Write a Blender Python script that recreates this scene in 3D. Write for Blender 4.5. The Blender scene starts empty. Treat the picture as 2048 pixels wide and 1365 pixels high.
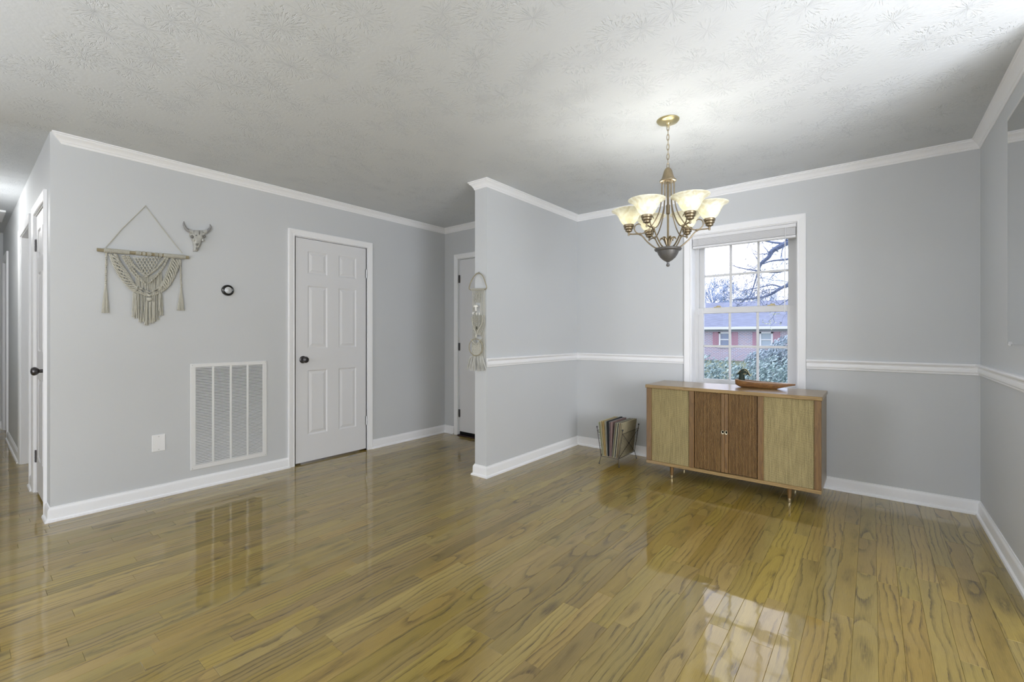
import bpy, bmesh, math, random
from mathutils import Vector, Matrix
random.seed(7)
R = math.radians
C = bpy.context.scene.collection
sc = bpy.context.scene

# ------------------------------------------------------------------ camera, world, lights, exposure
H = 2.44
CAMH = 1.1686
YAW = 38.837
cd = bpy.data.cameras.new('camera'); cam = bpy.data.objects.new('camera', cd); C.objects.link(cam)
cam.location = (0, 0, CAMH); cam.rotation_euler = (R(90), 0, R(YAW))
cd.sensor_width = 36; cd.lens = 895.2855/2048*36; cd.shift_y = -12.3/2048
cd.clip_start = 0.05; cd.clip_end = 400
sc.camera = cam
vs = sc.view_settings
vs.view_transform = 'Standard'; vs.look = 'None'; vs.gamma = 1; vs.use_curve_mapping = False
vs.exposure = 0.3
sc.cycles.max_bounces = 10; sc.cycles.diffuse_bounces = 6; sc.cycles.glossy_bounces = 5
sc.cycles.transmission_bounces = 8; sc.cycles.transparent_max_bounces = 12
sc.cycles.caustics_reflective = False; sc.cycles.caustics_refractive = False
sc.cycles.sample_clamp_indirect = 6

world = bpy.data.worlds.new('overcast_sky'); sc.world = world; world.use_nodes = True
nt = world.node_tree; nt.nodes.clear()
wo = nt.nodes.new('ShaderNodeOutputWorld'); bg = nt.nodes.new('ShaderNodeBackground')
tc = nt.nodes.new('ShaderNodeTexCoord'); nz = nt.nodes.new('ShaderNodeTexNoise'); rp = nt.nodes.new('ShaderNodeValToRGB')
nz.inputs['Scale'].default_value = 3.2; nz.inputs['Detail'].default_value = 5
rp.color_ramp.elements[0].position = .38; rp.color_ramp.elements[0].color = (.55, .72, 1.0, 1)
rp.color_ramp.elements[1].position = .56; rp.color_ramp.elements[1].color = (.95, .92, .97, 1)
nt.links.new(tc.outputs['Generated'], nz.inputs['Vector']); nt.links.new(nz.outputs['Fac'], rp.inputs[0])
nt.links.new(rp.outputs[0], bg.inputs[0]); bg.inputs[1].default_value = 2.3
nt.links.new(bg.outputs[0], wo.inputs[0])

def area(name, loc, rot, sx, sy, power, col=(1, 1, 1)):
    l = bpy.data.lights.new(name, 'AREA'); l.shape = 'RECTANGLE'; l.size = sx; l.size_y = sy
    l.energy = power; l.color = col
    o = bpy.data.objects.new(name, l); o.location = loc; o.rotation_euler = rot; C.objects.link(o)
    return o
# unseen fill lights added behind and beside the camera, in the wall openings
FILL_TINT = (.945, .985, 1.07)
area('rear_opening_fill', (-1.3, -3.58, 1.45), (R(90), 0, R(180)), 3.4, 1.6, 5, FILL_TINT)
area('side_opening_fill', (2.94, -2.5, 1.45), (R(90), 0, R(90)), 1.5, 1.6, 95, FILL_TINT)
area('side_slot_fill', (2.94, -.3, 1.15), (R(90), 0, R(90)), 2.3, 2.0, 140, FILL_TINT)
area('left_opening_fill', (-3.94, -2.2, 1.45), (R(90), 0, R(-90)), 2.2, 1.6, 50, FILL_TINT)
# fill lights added out of view, aimed up to bounce off the ceiling
area('living_room_up_fill', (-1.5, -1.5, .9), (R(180), 0, 0), 1.6, 1.6, 27, FILL_TINT)
area('side_room_up_fill', (1.1, 1.5, .9), (R(180), 0, 0), .9, 1.6, 40, FILL_TINT)
BULB_W = 1.25
HALL_W = 16

# ------------------------------------------------------------------ photograph helpers: where a sight line meets a wall
FP, AY, Y0 = 895.2855, R(YAW), 670.21
def ray(u, v):
    t = (u-1024)/FP; s = -(v-Y0)/FP
    return (-math.sin(AY)+t*math.cos(AY), math.cos(AY)+t*math.sin(AY), s)
def onX(u, v, X):
    d = ray(u, v); k = X/d[0]; return Vector((X, k*d[1], CAMH+k*d[2]))
def onY(u, v, Y):
    d = ray(u, v); k = Y/d[1]; return Vector((k*d[0], Y, CAMH+k*d[2]))
def proj(x, y, z):
    dep = -math.sin(AY)*x+math.cos(AY)*y
    if dep < .2: return None
    return (1024+FP*(math.cos(AY)*x+math.sin(AY)*y)/dep, Y0-FP*(z-CAMH)/dep, dep)

# ------------------------------------------------------------------ mesh builder
class MB:
    def __init__(s): s.v = []; s.f = []; s.uv = None
    def add(s, vs, fs):
        n = len(s.v); s.v += [tuple(v) for v in vs]; s.f += [tuple(n+i for i in f) for f in fs]; return n
    def box(s, x0, x1, y0, y1, z0, z1, M=None):
        vs = [Vector((x, y, z)) for z in (z0, z1) for y in (y0, y1) for x in (x0, x1)]
        if M: vs = [M@v for v in vs]
        s.add(vs, [(0, 2, 3, 1), (4, 5, 7, 6), (0, 1, 5, 4), (2, 6, 7, 3), (0, 4, 6, 2), (1, 3, 7, 5)]); return s
    def bbox(s, x0, x1, y0, y1, z0, z1, b=.002, M=None):
        # box with all edges chamfered
        b = min(b, (x1-x0)/2.2, (y1-y0)/2.2, (z1-z0)/2.2)
        bm = bmesh.new(); bmesh.ops.create_cube(bm, size=1)
        for v in bm.verts:
            v.co = Vector(((x0+x1)/2+v.co.x*(x1-x0), (y0+y1)/2+v.co.y*(y1-y0), (z0+z1)/2+v.co.z*(z1-z0)))
        bmesh.ops.bevel(bm, geom=bm.edges[:], offset=b, segments=1, affect='EDGES')
        bm.verts.index_update()
        vs = [M@v.co if M else v.co.copy() for v in bm.verts]
        s.add(vs, [[v.index for v in f.verts] for f in bm.faces]); bm.free(); return s
    def lathe(s, prof, c=(0, 0, 0), n=24, M=None, a0=0, a1=2*math.pi):
        full = abs(a1-a0-2*math.pi) < 1e-6; m = n if full else n+1
        vs = []
        for i in range(m):
            a = a0+(a1-a0)*i/n
            for r, z in prof:
                p = Vector((r*math.cos(a), r*math.sin(a), z))
                if M: p = M@p
                vs.append(p+Vector(c))
        k = len(prof); fs = []
        for i in range(n):
            j = (i+1) % m
            for q in range(k-1): fs.append((i*k+q, j*k+q, j*k+q+1, i*k+q+1))
        s.add(vs, fs); return s
    def tube(s, pts, rad, n=8, caps=True, closed=False):
        pts = [Vector(p) for p in pts]; N = len(pts)
        if not hasattr(rad, '__len__'): rad = [rad]*N
        T = []
        for i in range(N):
            a = pts[(i-1) % N] if (closed or i > 0) else pts[i]; b = pts[(i+1) % N] if (closed or i < N-1) else pts[i]
            t = (b-a); T.append(t.normalized() if t.length > 1e-9 else Vector((0, 0, 1)))
        up = Vector((0, 0, 1)) if abs(T[0].z) < .9 else Vector((1, 0, 0))
        u = T[0].cross(up).normalized(); vs = []
        for i in range(N):
            u = (u-T[i]*u.dot(T[i]))
            u = u.normalized() if u.length > 1e-6 else T[i].orthogonal().normalized()
            w = T[i].cross(u)
            for k in range(n):
                a = 2*math.pi*k/n; vs.append(pts[i]+(u*math.cos(a)+w*math.sin(a))*rad[i])
        fs = []
        for i in range(N if closed else N-1):
            j = (i+1) % N
            for k in range(n):
                l = (k+1) % n; fs.append((i*n+k, i*n+l, j*n+l, j*n+k))
        if caps and not closed:
            fs.append(tuple(range(n-1, -1, -1))); fs.append(tuple((N-1)*n+k for k in range(n)))
        s.add(vs, fs); return s
    def ell(s, c, rx, ry, rz, nu=16, nv=10, M=None):
        prof = [(math.sin(math.pi*i/nv), -math.cos(math.pi*i/nv)) for i in range(nv+1)]
        prof[0] = (1e-4, -1); prof[-1] = (1e-4, 1)
        S = Matrix.Diagonal((rx, ry, rz, 1))
        if M: S = M@S
        return s.lathe(prof, c, nu, S)
    def sweep(s, path, prof, mp=lambda p, q, t: (p, q, t), closed=False, seg=None):
        # path: 2-D points; prof: (offset to the right of travel, third value); mitred joints
        P = [Vector(p) for p in path]; N = len(P)
        def right(i):
            d = (P[(i+1) % N]-P[i]).normalized(); return Vector((d.y, -d.x))
        nrm = []
        for i in range(N):
            if not closed and i == 0: nrm.append(right(0))
            elif not closed and i == N-1: nrm.append(right(N-2))
            else:
                a, b = right((i-1) % N), right(i); m = (a+b)
                nrm.append(m/max(m.dot(a), 1e-6) if m.length > 1e-6 else a)
        k = len(prof); segs = range(N if closed else N-1) if seg is None else [seg]
        for i in segs:
            j = (i+1) % N; vs = []
            for e in (i, j):
                for off, t in prof:
                    q = P[e]+nrm[e]*off; vs.append(mp(q.x, q.y, t))
            fs = [(q, (q+1) % k, k+(q+1) % k, k+q) for q in range(k)]
            if not closed or seg is not None or True:
                fs += [tuple(range(k)), tuple(range(2*k-1, k-1, -1))]
            s.add(vs, fs)
        return s
    def build(s, name, mat, parent=None, smooth=None, loc=None, rot=None):
        me = bpy.data.meshes.new(name); me.from_pydata(s.v, [], s.f)
        bm = bmesh.new(); bm.from_mesh(me); bmesh.ops.recalc_face_normals(bm, faces=bm.faces[:]); bm.to_mesh(me); bm.free()
        me.materials.append(mat)
        if smooth:
            for p in me.polygons: p.use_smooth = True
            try: me.set_sharp_from_angle(angle=R(smooth))
            except Exception: pass
        o = bpy.data.objects.new(name, me); C.objects.link(o)
        if loc: o.location = loc
        if rot: o.rotation_euler = rot
        if parent: o.parent = parent
        return o
def tag(o, label=None, cat=None, group=None, kind=None):
    if label: o['label'] = label
    if cat: o['category'] = cat
    if group: o['group'] = group
    if kind: o['kind'] = kind
    return o
def empty(name, loc=(0, 0, 0), rz=0):
    o = bpy.data.objects.new(name, None); o.location = loc; o.rotation_euler = (0, 0, rz); C.objects.link(o)
    o.empty_display_size = .05; return o
def struct(o, label): return tag(o, label, None, None, 'structure')
def arc(c, r, a0, a1, n, ax='xz'):
    out = []
    for i in range(n+1):
        a = a0+(a1-a0)*i/n
        out.append((c[0]+r*math.cos(a), c[1], c[2]+r*math.sin(a)) if ax == 'xz' else (c[0]+r*math.cos(a), c[1]+r*math.sin(a), c[2]))
    return out
def spline(P, n=8):
    P = [Vector(p) for p in P]; out = []
    for i in range(len(P)-1):
        p0 = P[i-1] if i > 0 else P[i]*2-P[i+1]; p1, p2 = P[i], P[i+1]; p3 = P[i+2] if i+2 < len(P) else P[i+1]*2-P[i]
        for k in range(n):
            t = k/n
            out.append(.5*((2*p1)+(p2-p0)*t+(2*p0-5*p1+4*p2-p3)*t*t+(3*p1-p0-3*p2+p3)*t**3))
    out.append(P[-1]); return out

# ------------------------------------------------------------------ materials
def nmat(name):
    m = bpy.data.materials.new(name); m.use_nodes = True
    return m, m.node_tree, m.node_tree.nodes['Principled BSDF']
def N(t, ty, **kw):
    n = t.nodes.new(ty)
    for k, v in kw.items():
        if k in n.inputs: n.inputs[k].default_value = v
        else: setattr(n, k, v)
    return n
def math_(t, op, a, b=None, c=None):
    n = t.nodes.new('ShaderNodeMath'); n.operation = op
    for i, x in enumerate((a, b, c)):
        if x is None: continue
        if isinstance(x, (int, float)): n.inputs[i].default_value = x
        else: t.links.new(x, n.inputs[i])
    return n.outputs[0]
def simple(name, col, rough=.5, metal=0, spec=.5, bump=0, bscale=200, var=0, vscale=8, coat=0):
    m, t, b = nmat(name)
    b.inputs['Base Color'].default_value = (*col, 1); b.inputs['Roughness'].default_value = rough
    b.inputs['Metallic'].default_value = metal; b.inputs['Specular IOR Level'].default_value = spec
    b.inputs['Coat Weight'].default_value = coat
    co = N(t, 'ShaderNodeTexCoord')
    if var:
        n = N(t, 'ShaderNodeTexNoise', Scale=vscale, Detail=4.0); t.links.new(co.outputs['Object'], n.inputs['Vector'])
        mx = N(t, 'ShaderNodeMix', data_type='RGBA')
        mx.inputs['A'].default_value = (*[c*(1-var) for c in col], 1); mx.inputs['B'].default_value = (*[min(1, c*(1+var)) for c in col], 1)
        t.links.new(n.outputs['Fac'], mx.inputs['Factor']); t.links.new(mx.outputs['Result'], b.inputs['Base Color'])
    if bump:
        n = N(t, 'ShaderNodeTexNoise', Scale=bscale, Detail=3.0); t.links.new(co.outputs['Object'], n.inputs['Vector'])
        bp = N(t, 'ShaderNodeBump', Strength=bump, Distance=.002); t.links.new(n.outputs['Fac'], bp.inputs['Height'])
        t.links.new(bp.outputs['Normal'], b.inputs['Normal'])
    return m
def wood(name, light, dark, axis=2, scale=1.0, rough=.35, coat=.3, contrast=1.0):
    m, t, b = nmat(name); co = N(t, 'ShaderNodeTexCoord'); mp = N(t, 'ShaderNodeMapping')
    s = [14*scale]*3; s[axis] = 1.1*scale; mp.inputs['Scale'].default_value = s
    t.links.new(co.outputs['Object'], mp.inputs['Vector'])
    n = N(t, 'ShaderNodeTexNoise', Scale=1.6, Detail=6.0, Distortion=1.2); t.links.new(mp.outputs[0], n.inputs['Vector'])
    mp2 = N(t, 'ShaderNodeMapping'); s2 = [260*scale]*3; s2[axis] = 9*scale; mp2.inputs['Scale'].default_value = s2
    t.links.new(co.outputs['Object'], mp2.inputs['Vector'])
    n2 = N(t, 'ShaderNodeTexNoise', Scale=1.0, Detail=2.0); t.links.new(mp2.outputs[0], n2.inputs['Vector'])
    f = math_(t, 'FRACT', math_(t, 'MULTIPLY', n.outputs['Fac'], 6.0))
    f = math_(t, 'ADD', math_(t, 'MULTIPLY', f, .55*contrast), math_(t, 'MULTIPLY', n2.outputs['Fac'], .55))
    r = N(t, 'ShaderNodeValToRGB'); r.color_ramp.elements[0].color = (*dark, 1); r.color_ramp.elements[1].color = (*light, 1)
    r.color_ramp.elements[0].position = .12; r.color_ramp.elements[1].position = .7
    t.links.new(f, r.inputs[0]); t.links.new(r.outputs[0], b.inputs['Base Color'])
    b.inputs['Roughness'].default_value = rough; b.inputs['Coat Weight'].default_value = coat; b.inputs['Coat Roughness'].default_value = .15
    return m

WALLC = (.615, .628, .633)
def wall_mat():
    m, t, b = nmat('grey_wall_paint'); b.inputs['Base Color'].default_value = (*WALLC, 1)
    b.inputs['Roughness'].default_value = .55; b.inputs['Specular IOR Level'].default_value = .3
    co = N(t, 'ShaderNodeTexCoord')
    n = N(t, 'ShaderNodeTexNoise', Scale=140.0, Detail=4.0); t.links.new(co.outputs['Object'], n.inputs['Vector'])
    bp = N(t, 'ShaderNodeBump', Strength=.16, Distance=.002); t.links.new(n.outputs['Fac'], bp.inputs['Height'])
    t.links.new(bp.outputs['Normal'], b.inputs['Normal'])
    n2 = N(t, 'ShaderNodeTexNoise', Scale=1.3, Detail=3.0); t.links.new(co.outputs['Object'], n2.inputs['Vector'])
    r = N(t, 'ShaderNodeValToRGB'); r.color_ramp.elements[0].color = (*[c*.97 for c in WALLC], 1); r.color_ramp.elements[1].color = (*[c*1.03 for c in WALLC], 1)
    t.links.new(n2.outputs['Fac'], r.inputs[0]); t.links.new(r.outputs[0], b.inputs['Base Color'])
    return m
M_WALL = wall_mat()
M_TRIM = simple('white_trim_paint', (.90, .90, .905), .35, spec=.45, bump=.06, bscale=90)
M_DOOR = simple('white_door_paint', (.76, .76, .765), .4, spec=.4, bump=.08, bscale=160)
M_GRILLEW = simple('white_enamel_metal', (.80, .80, .79), .35, spec=.5)
M_DARK = simple('dark_void', (.012, .012, .012), .9, spec=.1)
M_KNOB = simple('dark_bronze_metal', (.09, .085, .085), .28, metal=.85)
M_CHROME = simple('brushed_nickel', (.55, .55, .54), .3, metal=1)
M_BLACK = simple('black_plastic', (.02, .02, .02), .35)

def ceiling_mat():
    m, t, b = nmat('stomped_white_ceiling_plaster'); b.inputs['Base Color'].default_value = (.67, .695, .715, 1)
    b.inputs['Roughness'].default_value = .75; b.inputs['Specular IOR Level'].default_value = .2
    co = N(t, 'ShaderNodeTexCoord'); mp = N(t, 'ShaderNodeMapping'); t.links.new(co.outputs['Object'], mp.inputs['Vector'])
    def stomp(scale, seed):
        mv = N(t, 'ShaderNodeVectorMath', operation='ADD'); t.links.new(mp.outputs[0], mv.inputs[0]); mv.inputs[1].default_value = (seed, seed*.7, 0)
        fl = N(t, 'ShaderNodeVectorMath', operation='MULTIPLY'); t.links.new(mv.outputs[0], fl.inputs[0]); fl.inputs[1].default_value = (1, 1, 0)
        vo = N(t, 'ShaderNodeTexVoronoi', Scale=scale, Randomness=.75); vo.feature = 'F1'; t.links.new(fl.outputs[0], vo.inputs['Vector'])
        d = N(t, 'ShaderNodeVectorMath', operation='SUBTRACT'); t.links.new(fl.outputs[0], d.inputs[0]); t.links.new(vo.outputs['Position'], d.inputs[1])
        sp = N(t, 'ShaderNodeSeparateXYZ'); t.links.new(d.outputs[0], sp.inputs[0])
        ang = math_(t, 'ARCTAN2', sp.outputs[1], sp.outputs[0])
        ln = N(t, 'ShaderNodeVectorMath', operation='LENGTH'); t.links.new(d.outputs[0], ln.inputs[0]); r = ln.outputs['Value']
        cx = N(t, 'ShaderNodeCombineXYZ'); t.links.new(math_(t, 'MULTIPLY', math_(t, 'COSINE', ang), 9.0), cx.inputs[0])
        t.links.new(math_(t, 'MULTIPLY', math_(t, 'SINE', ang), 9.0), cx.inputs[1]); t.links.new(math_(t, 'MULTIPLY', r, 40.0), cx.inputs[2])
        vv = N(t, 'ShaderNodeVectorMath', operation='ADD'); t.links.new(cx.outputs[0], vv.inputs[0])
        vc = N(t, 'ShaderNodeVectorMath', operation='SCALE'); t.links.new(vo.outputs['Position'], vc.inputs[0]); vc.inputs['Scale'].default_value = 37
        t.links.new(vc.outputs[0], vv.inputs[1])
        no = N(t, 'ShaderNodeTexNoise', Scale=1.0, Detail=2.0); t.links.new(vv.outputs[0], no.inputs['Vector'])
        s = N(t, 'ShaderNodeMapRange'); s.inputs['From Min'].default_value = .54; s.inputs['From Max'].default_value = .62; t.links.new(no.outputs['Fac'], s.inputs['Value'])
        fo = N(t, 'ShaderNodeMapRange'); fo.inputs['From Min'].default_value = .02; fo.inputs['From Max'].default_value = .05; t.links.new(r, fo.inputs['Value'])
        fe = N(t, 'ShaderNodeMapRange'); fe.inputs['From Min'].default_value = .135; fe.inputs['From Max'].default_value = .09; t.links.new(r, fe.inputs['Value'])
        return math_(t, 'MULTIPLY', s.outputs[0], math_(t, 'MULTIPLY', fo.outputs[0], fe.outputs[0]))
    h = math_(t, 'MAXIMUM', stomp(4.2, 0), stomp(4.2, 3.37))
    n2 = N(t, 'ShaderNodeTexNoise', Scale=60.0, Detail=3.0); t.links.new(co.outputs['Object'], n2.inputs['Vector'])
    h = math_(t, 'ADD', math_(t, 'MULTIPLY', h, -1.0), math_(t, 'MULTIPLY', n2.outputs['Fac'], .3))
    bp = N(t, 'ShaderNodeBump', Strength=.6, Distance=.004); t.links.new(h, bp.inputs['Height']); t.links.new(bp.outputs['Normal'], b.inputs['Normal'])
    return m
M_CEIL = ceiling_mat()

def oak_mat():
    m, t, b = nmat('oak_floorboards'); uv = N(t, 'ShaderNodeUVMap'); uv.uv_map = 'UVMap'
    sp = N(t, 'ShaderNodeSeparateXYZ'); t.links.new(uv.outputs[0], sp.inputs[0]); u, v = sp.outputs[0], sp.outputs[1]
    def noise(su, sv, det=2.0, off=0, dist=0.0):
        c = N(t, 'ShaderNodeCombineXYZ'); t.links.new(math_(t, 'MULTIPLY', u, su), c.inputs[0]); t.links.new(math_(t, 'MULTIPLY', v, sv), c.inputs[1]); c.inputs[2].default_value = off
        n = N(t, 'ShaderNodeTexNoise', Scale=1.0, Detail=det, Distortion=dist); t.links.new(c.outputs[0], n.inputs['Vector']); return n.outputs['Fac']
    z0 = math_(t, 'MULTIPLY', noise(1.9, 0, 1.0), .115)
    vp = math_(t, 'ADD', v, math_(t, 'MULTIPLY', math_(t, 'SUBTRACT', noise(2.2, 0, 2.0, 5), .5), .05))
    r = math_(t, 'SQRT', math_(t, 'ADD', math_(t, 'MULTIPLY', vp, vp), math_(t, 'MULTIPLY', z0, z0)))
    r = math_(t, 'ADD', r, math_(t, 'ADD', math_(t, 'MULTIPLY', noise(4.5, 11, 2.0, 2), .018), math_(t, 'MULTIPLY', noise(38, 150, 3.0, 3), .0050)))
    ring = math_(t, 'FRACT', math_(t, 'MULTIPLY', r, 47.0))
    rr = N(t, 'ShaderNodeValToRGB'); e = rr.color_ramp; e.elements[0].position = 0; e.elements[0].color = (.0, .0, .0, 1)
    e.elements[1].position = 1; e.elements[1].color = (.0, .0, .0, 1)
    a = e.elements.new(.10); a.color = (.35, .35, .35, 1); a = e.elements.new(.38); a.color = (.95, .95, .95, 1); a = e.elements.new(.93); a.color = (1, 1, 1, 1)
    t.links.new(ring, rr.inputs[0])
    amt = N(t, 'ShaderNodeMapRange'); amt.inputs['From Min'].default_value = .36; amt.inputs['From Max'].default_value = .60
    amt.inputs['To Min'].default_value = .12; amt.inputs['To Max'].default_value = .85
    t.links.new(noise(3, 14, 2.0, 9), amt.inputs['Value'])
    line = math_(t, 'MULTIPLY', math_(t, 'SUBTRACT', 1.0, rr.outputs[0]), amt.outputs[0])
    pore = N(t, 'ShaderNodeMapRange'); pore.inputs['From Min'].default_value = .3; pore.inputs['From Max'].default_value = .7
    t.links.new(noise(14, 520, 3.0, 4), pore.inputs['Value'])
    broad = noise(1.6, 16, 2.0, 7)
    line = math_(t, 'MULTIPLY', line, math_(t, 'SUBTRACT', 1.25, math_(t, 'MULTIPLY', pore.outputs[0], .8)))
    k = math_(t, 'ADD', math_(t, 'MULTIPLY', line, .98), math_(t, 'MULTIPLY', math_(t, 'SUBTRACT', 1.0, pore.outputs[0]), .26))
    k = math_(t, 'ADD', k, math_(t, 'MULTIPLY', math_(t, 'SUBTRACT', broad, .5), .5))
    cr = N(t, 'ShaderNodeValToRGB'); e = cr.color_ramp; e.elements[0].position = 0; e.elements[0].color = (.335, .247, .058, 1)
    e.elements[1].position = .95; e.elements[1].color = (.085, .057, .018, 1); a = e.elements.new(.45); a.color = (.218, .157, .034, 1)
    t.links.new(k, cr.inputs[0])
    at = N(t, 'ShaderNodeAttribute'); at.attribute_name = 'tone'
    sp2 = N(t, 'ShaderNodeSeparateXYZ'); t.links.new(at.outputs['Vector'], sp2.inputs[0])
    hs = N(t, 'ShaderNodeHueSaturation'); t.links.new(cr.outputs[0], hs.inputs['Color'])
    t.links.new(sp2.outputs[0], hs.inputs['Value']); t.links.new(sp2.outputs[1], hs.inputs['Saturation']); t.links.new(sp2.outputs[2], hs.inputs['Hue'])
    t.links.new(hs.outputs[0], b.inputs['Base Color'])
    b.inputs['Roughness'].default_value = .42; b.inputs['Specular IOR Level'].default_value = .25; b.inputs['Coat Weight'].default_value = 1; b.inputs['Coat Roughness'].default_value = .05; b.inputs['Coat IOR'].default_value = 1.5
    co = N(t, 'ShaderNodeTexCoord')
    nb = N(t, 'ShaderNodeTexNoise', Scale=7.0, Detail=2.0); t.links.new(co.outputs['Object'], nb.inputs['Vector'])
    nf = N(t, 'ShaderNodeTexNoise', Scale=150.0, Detail=3.0); t.links.new(co.outputs['Object'], nf.inputs['Vector'])
    hh = math_(t, 'ADD', nb.outputs['Fac'], math_(t, 'MULTIPLY', nf.outputs['Fac'], .03))
    bp = N(t, 'ShaderNodeBump', Strength=.35, Distance=.0035); t.links.new(hh, bp.inputs['Height'])
    t.links.new(bp.outputs['Normal'], b.inputs['Coat Normal'])
    bp2 = N(t, 'ShaderNodeBump', Strength=.3, Distance=.0006); bp2.invert = True; t.links.new(k, bp2.inputs['Height']); t.links.new(bp2.outputs['Normal'], b.inputs['Normal'])
    return m
M_OAK = oak_mat()

# ------------------------------------------------------------------ room shell
XV, YH, XP, XPL, YP, YW, YF, XR = -4.0, .3684, -2.459, -2.587, 2.72, 4.165, 3.681, .546
XE, YB, XS = -8.45, -3.66, 3.0      # hall end, rear wall, far side wall
WT = .12
def boxes(name, lst, mat, label):
    m = MB()
    for b in lst: m.box(*b)
    return struct(m.build(name, mat), label)
floor = struct(MB().box(XE-.2, XS+.2, YB-.2, YW+.05, -.12, -.019).build('floor', simple('subfloor', (.05, .035, .02), .9)), 'glossy brown oak strip floor running towards the window wall')
boxes('ceiling', [(XE-.2, XS+.2, YB-.2, YW+.3, H, H+.15)], M_CEIL, 'white stomp textured ceiling')
# left wall, with its closed closet door
D1 = (1.895, 2.611, 2.05)
boxes('wall_left', [(XV-WT, XV, YH, D1[0], 0, H), (XV-WT, XV, D1[1], YF, 0, H), (XV-WT, XV, D1[0], D1[1], D1[2], H)], M_WALL, 'grey wall with the air return grille and closet door')
# hall wall: near piece, closet door, short pier, open doorway, long piece
HD = (-4.83, -4.215, 2.05); HB = (-5.98, -5.14, 2.05); HC = (-8.30, -7.60, 2.05)
boxes('wall_hall', [(HD[1], XV-WT, YH, YH+WT, 0, H), (HD[0], HD[1], YH, YH+WT, HD[2], H), (HB[1], HD[0], YH, YH+WT, 0, H), (HB[0], HB[1], YH, YH+WT, HB[2], H),
      (HC[1], HB[0], YH, YH+WT, 0, H), (HC[0], HC[1], YH, YH+WT, HC[2], H), (XE, HC[0], YH, YH+WT, 0, H)], M_WALL, 'grey hallway wall seen edge-on at the left')
boxes('wall_hall_end', [(XE-WT, XE, -.9, 2.6, 0, H)], M_WALL, 'grey wall closing the far end of the hallway')
boxes('wall_hall_near', [(XE, XV, -.87, -.75, 0, H)], M_WALL, 'hallway wall across from the doors')
boxes('wall_bathroom', [(HB[0]-.75, HB[1]+.15, 2.3, 2.42, 0, H), (HB[0]-.75, HB[0]-.65, YH+WT, 2.3, 0, H), (HB[1]+.05, HB[1]+.15, YH+WT, 2.3, 0, H)], M_WALL, 'grey walls of the small room beyond the open hallway door')
boxes('wall_left_rear', [(XV-WT, XV, YB, -3.35, 0, H), (XV-WT, XV, -1.05, -.87, 0, H), (XV-WT, XV, -3.35, -1.05, 0, .6), (XV-WT, XV, -3.35, -1.05, 2.3, H)], M_WALL, 'grey living room wall behind the camera')
FD = (-3.757, -2.84, 2.05)
boxes('wall_entry', [(XE, FD[0], YF, YF+WT, 0, H), (FD[1], XPL, YF, YF+WT, 0, H), (FD[0], FD[1], YF, YF+WT, FD[2], H)], M_WALL, 'dim grey entry wall holding the front door')
boxes('wall_divider', [(XPL, XP, YP, YW+.2, 0, H)], M_WALL, 'short grey divider wall between entry and dining area')
WN = (-1.277, -.462, .73, 2.062); WD = .25
boxes('wall_window', [(XP, WN[0], YW, YW+WD, 0, H), (WN[1], XS, YW, YW+WD, 0, H), (WN[0], WN[1], YW, YW+WD, 0, WN[2]), (WN[0], WN[1], YW, YW+WD, WN[3], H)], M_WALL, 'grey dining wall with the window')
boxes('wall_right', [(XR, XR+WT, 2.68, YW, 0, H), (XR, XR+WT, -.7, .9, 0, H)], M_WALL, 'grey wall at the right edge that carries the mirror, with an unseen light-blocking piece added')  # near piece is unseen, added to keep side light off the left wall
boxes('wall_side', [(XS, XS+WT, YB, -3.3, 0, H), (XS, XS+WT, -1.7, -1.5, 0, H), (XS, XS+WT, .9, YW, 0, H), (XS, XS+WT, -3.3, -1.7, 0, .6), (XS, XS+WT, -3.3, -1.7, 2.3, H), (XS, XS+WT, -1.5, .9, 2.2, H)], M_WALL, 'far side wall behind the camera with its window opening')
boxes('wall_rear', [(XV, -3.0, YB-WT, YB, 0, H), (.4, XS, YB-WT, YB, 0, H), (-3.0, .4, YB-WT, YB, 0, .65), (-3.0, .4, YB-WT, YB, 2.25, H)], M_WALL, 'rear wall behind the camera with its window opening')
# ------------------------------------------------------------------ floorboards
PW = .0762
cands = []
rng = random.Random(11)
x = XE
row = 0
x = XR-PW*math.ceil((XR-XE)/PW)+.004
while x < XR+.02:
    y = -1.2-rng.random()*.9
    while y < YW:
        L = rng.choice((.32, .45, .6, .75, .9, 1.05, 1.2, 1.35))*(.85+.3*rng.random())
        y1 = min(y+L, YW+.0)
        if YW-y1 < .18: y1 = YW
        xa, xb = max(x, XE), min(x+PW, XR+.01)
        cands.append((xa, xb, y, y1)); y = y1
    x += PW; row += 1
def in_view(c):
    xa, xb, ya, yb = c
    P = []
    nclip = 0
    for yy in (ya, (ya+yb)/2, yb):
        for xx in (xa, xb):
            p = proj(xx, yy, 0)
            if p is None: nclip += 1; continue
            P.append(p)
    if len(P) < 3: return 0
    u0, u1 = max(0, min(p[0] for p in P)), min(2048, max(p[0] for p in P)); v0, v1 = max(0, min(p[1] for p in P)), min(1365, max(p[1] for p in P))
    if u1 <= u0 or v1 <= v0: return 0
    # area in the frame: sample points
    n = 0
    for i in range(12):
        yy = ya+(yb-ya)*(i+.5)/12; p = proj((xa+xb)/2, yy, 0)
        if p and 0 <= p[0] <= 2048 and 0 <= p[1] <= 1365: n += 1./p[2]**3
    # hidden behind the left wall
    cx, cy = (xa+xb)/2, (ya+yb)/2
    if cx < XV and cy > YH+.1: return 0
    return n*(yb-ya)/12
sc_ = [(in_view(c), i) for i, c in enumerate(cands)]
top = set(i for s, i in sorted(sc_, reverse=True)[:296] if s > 0)
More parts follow.
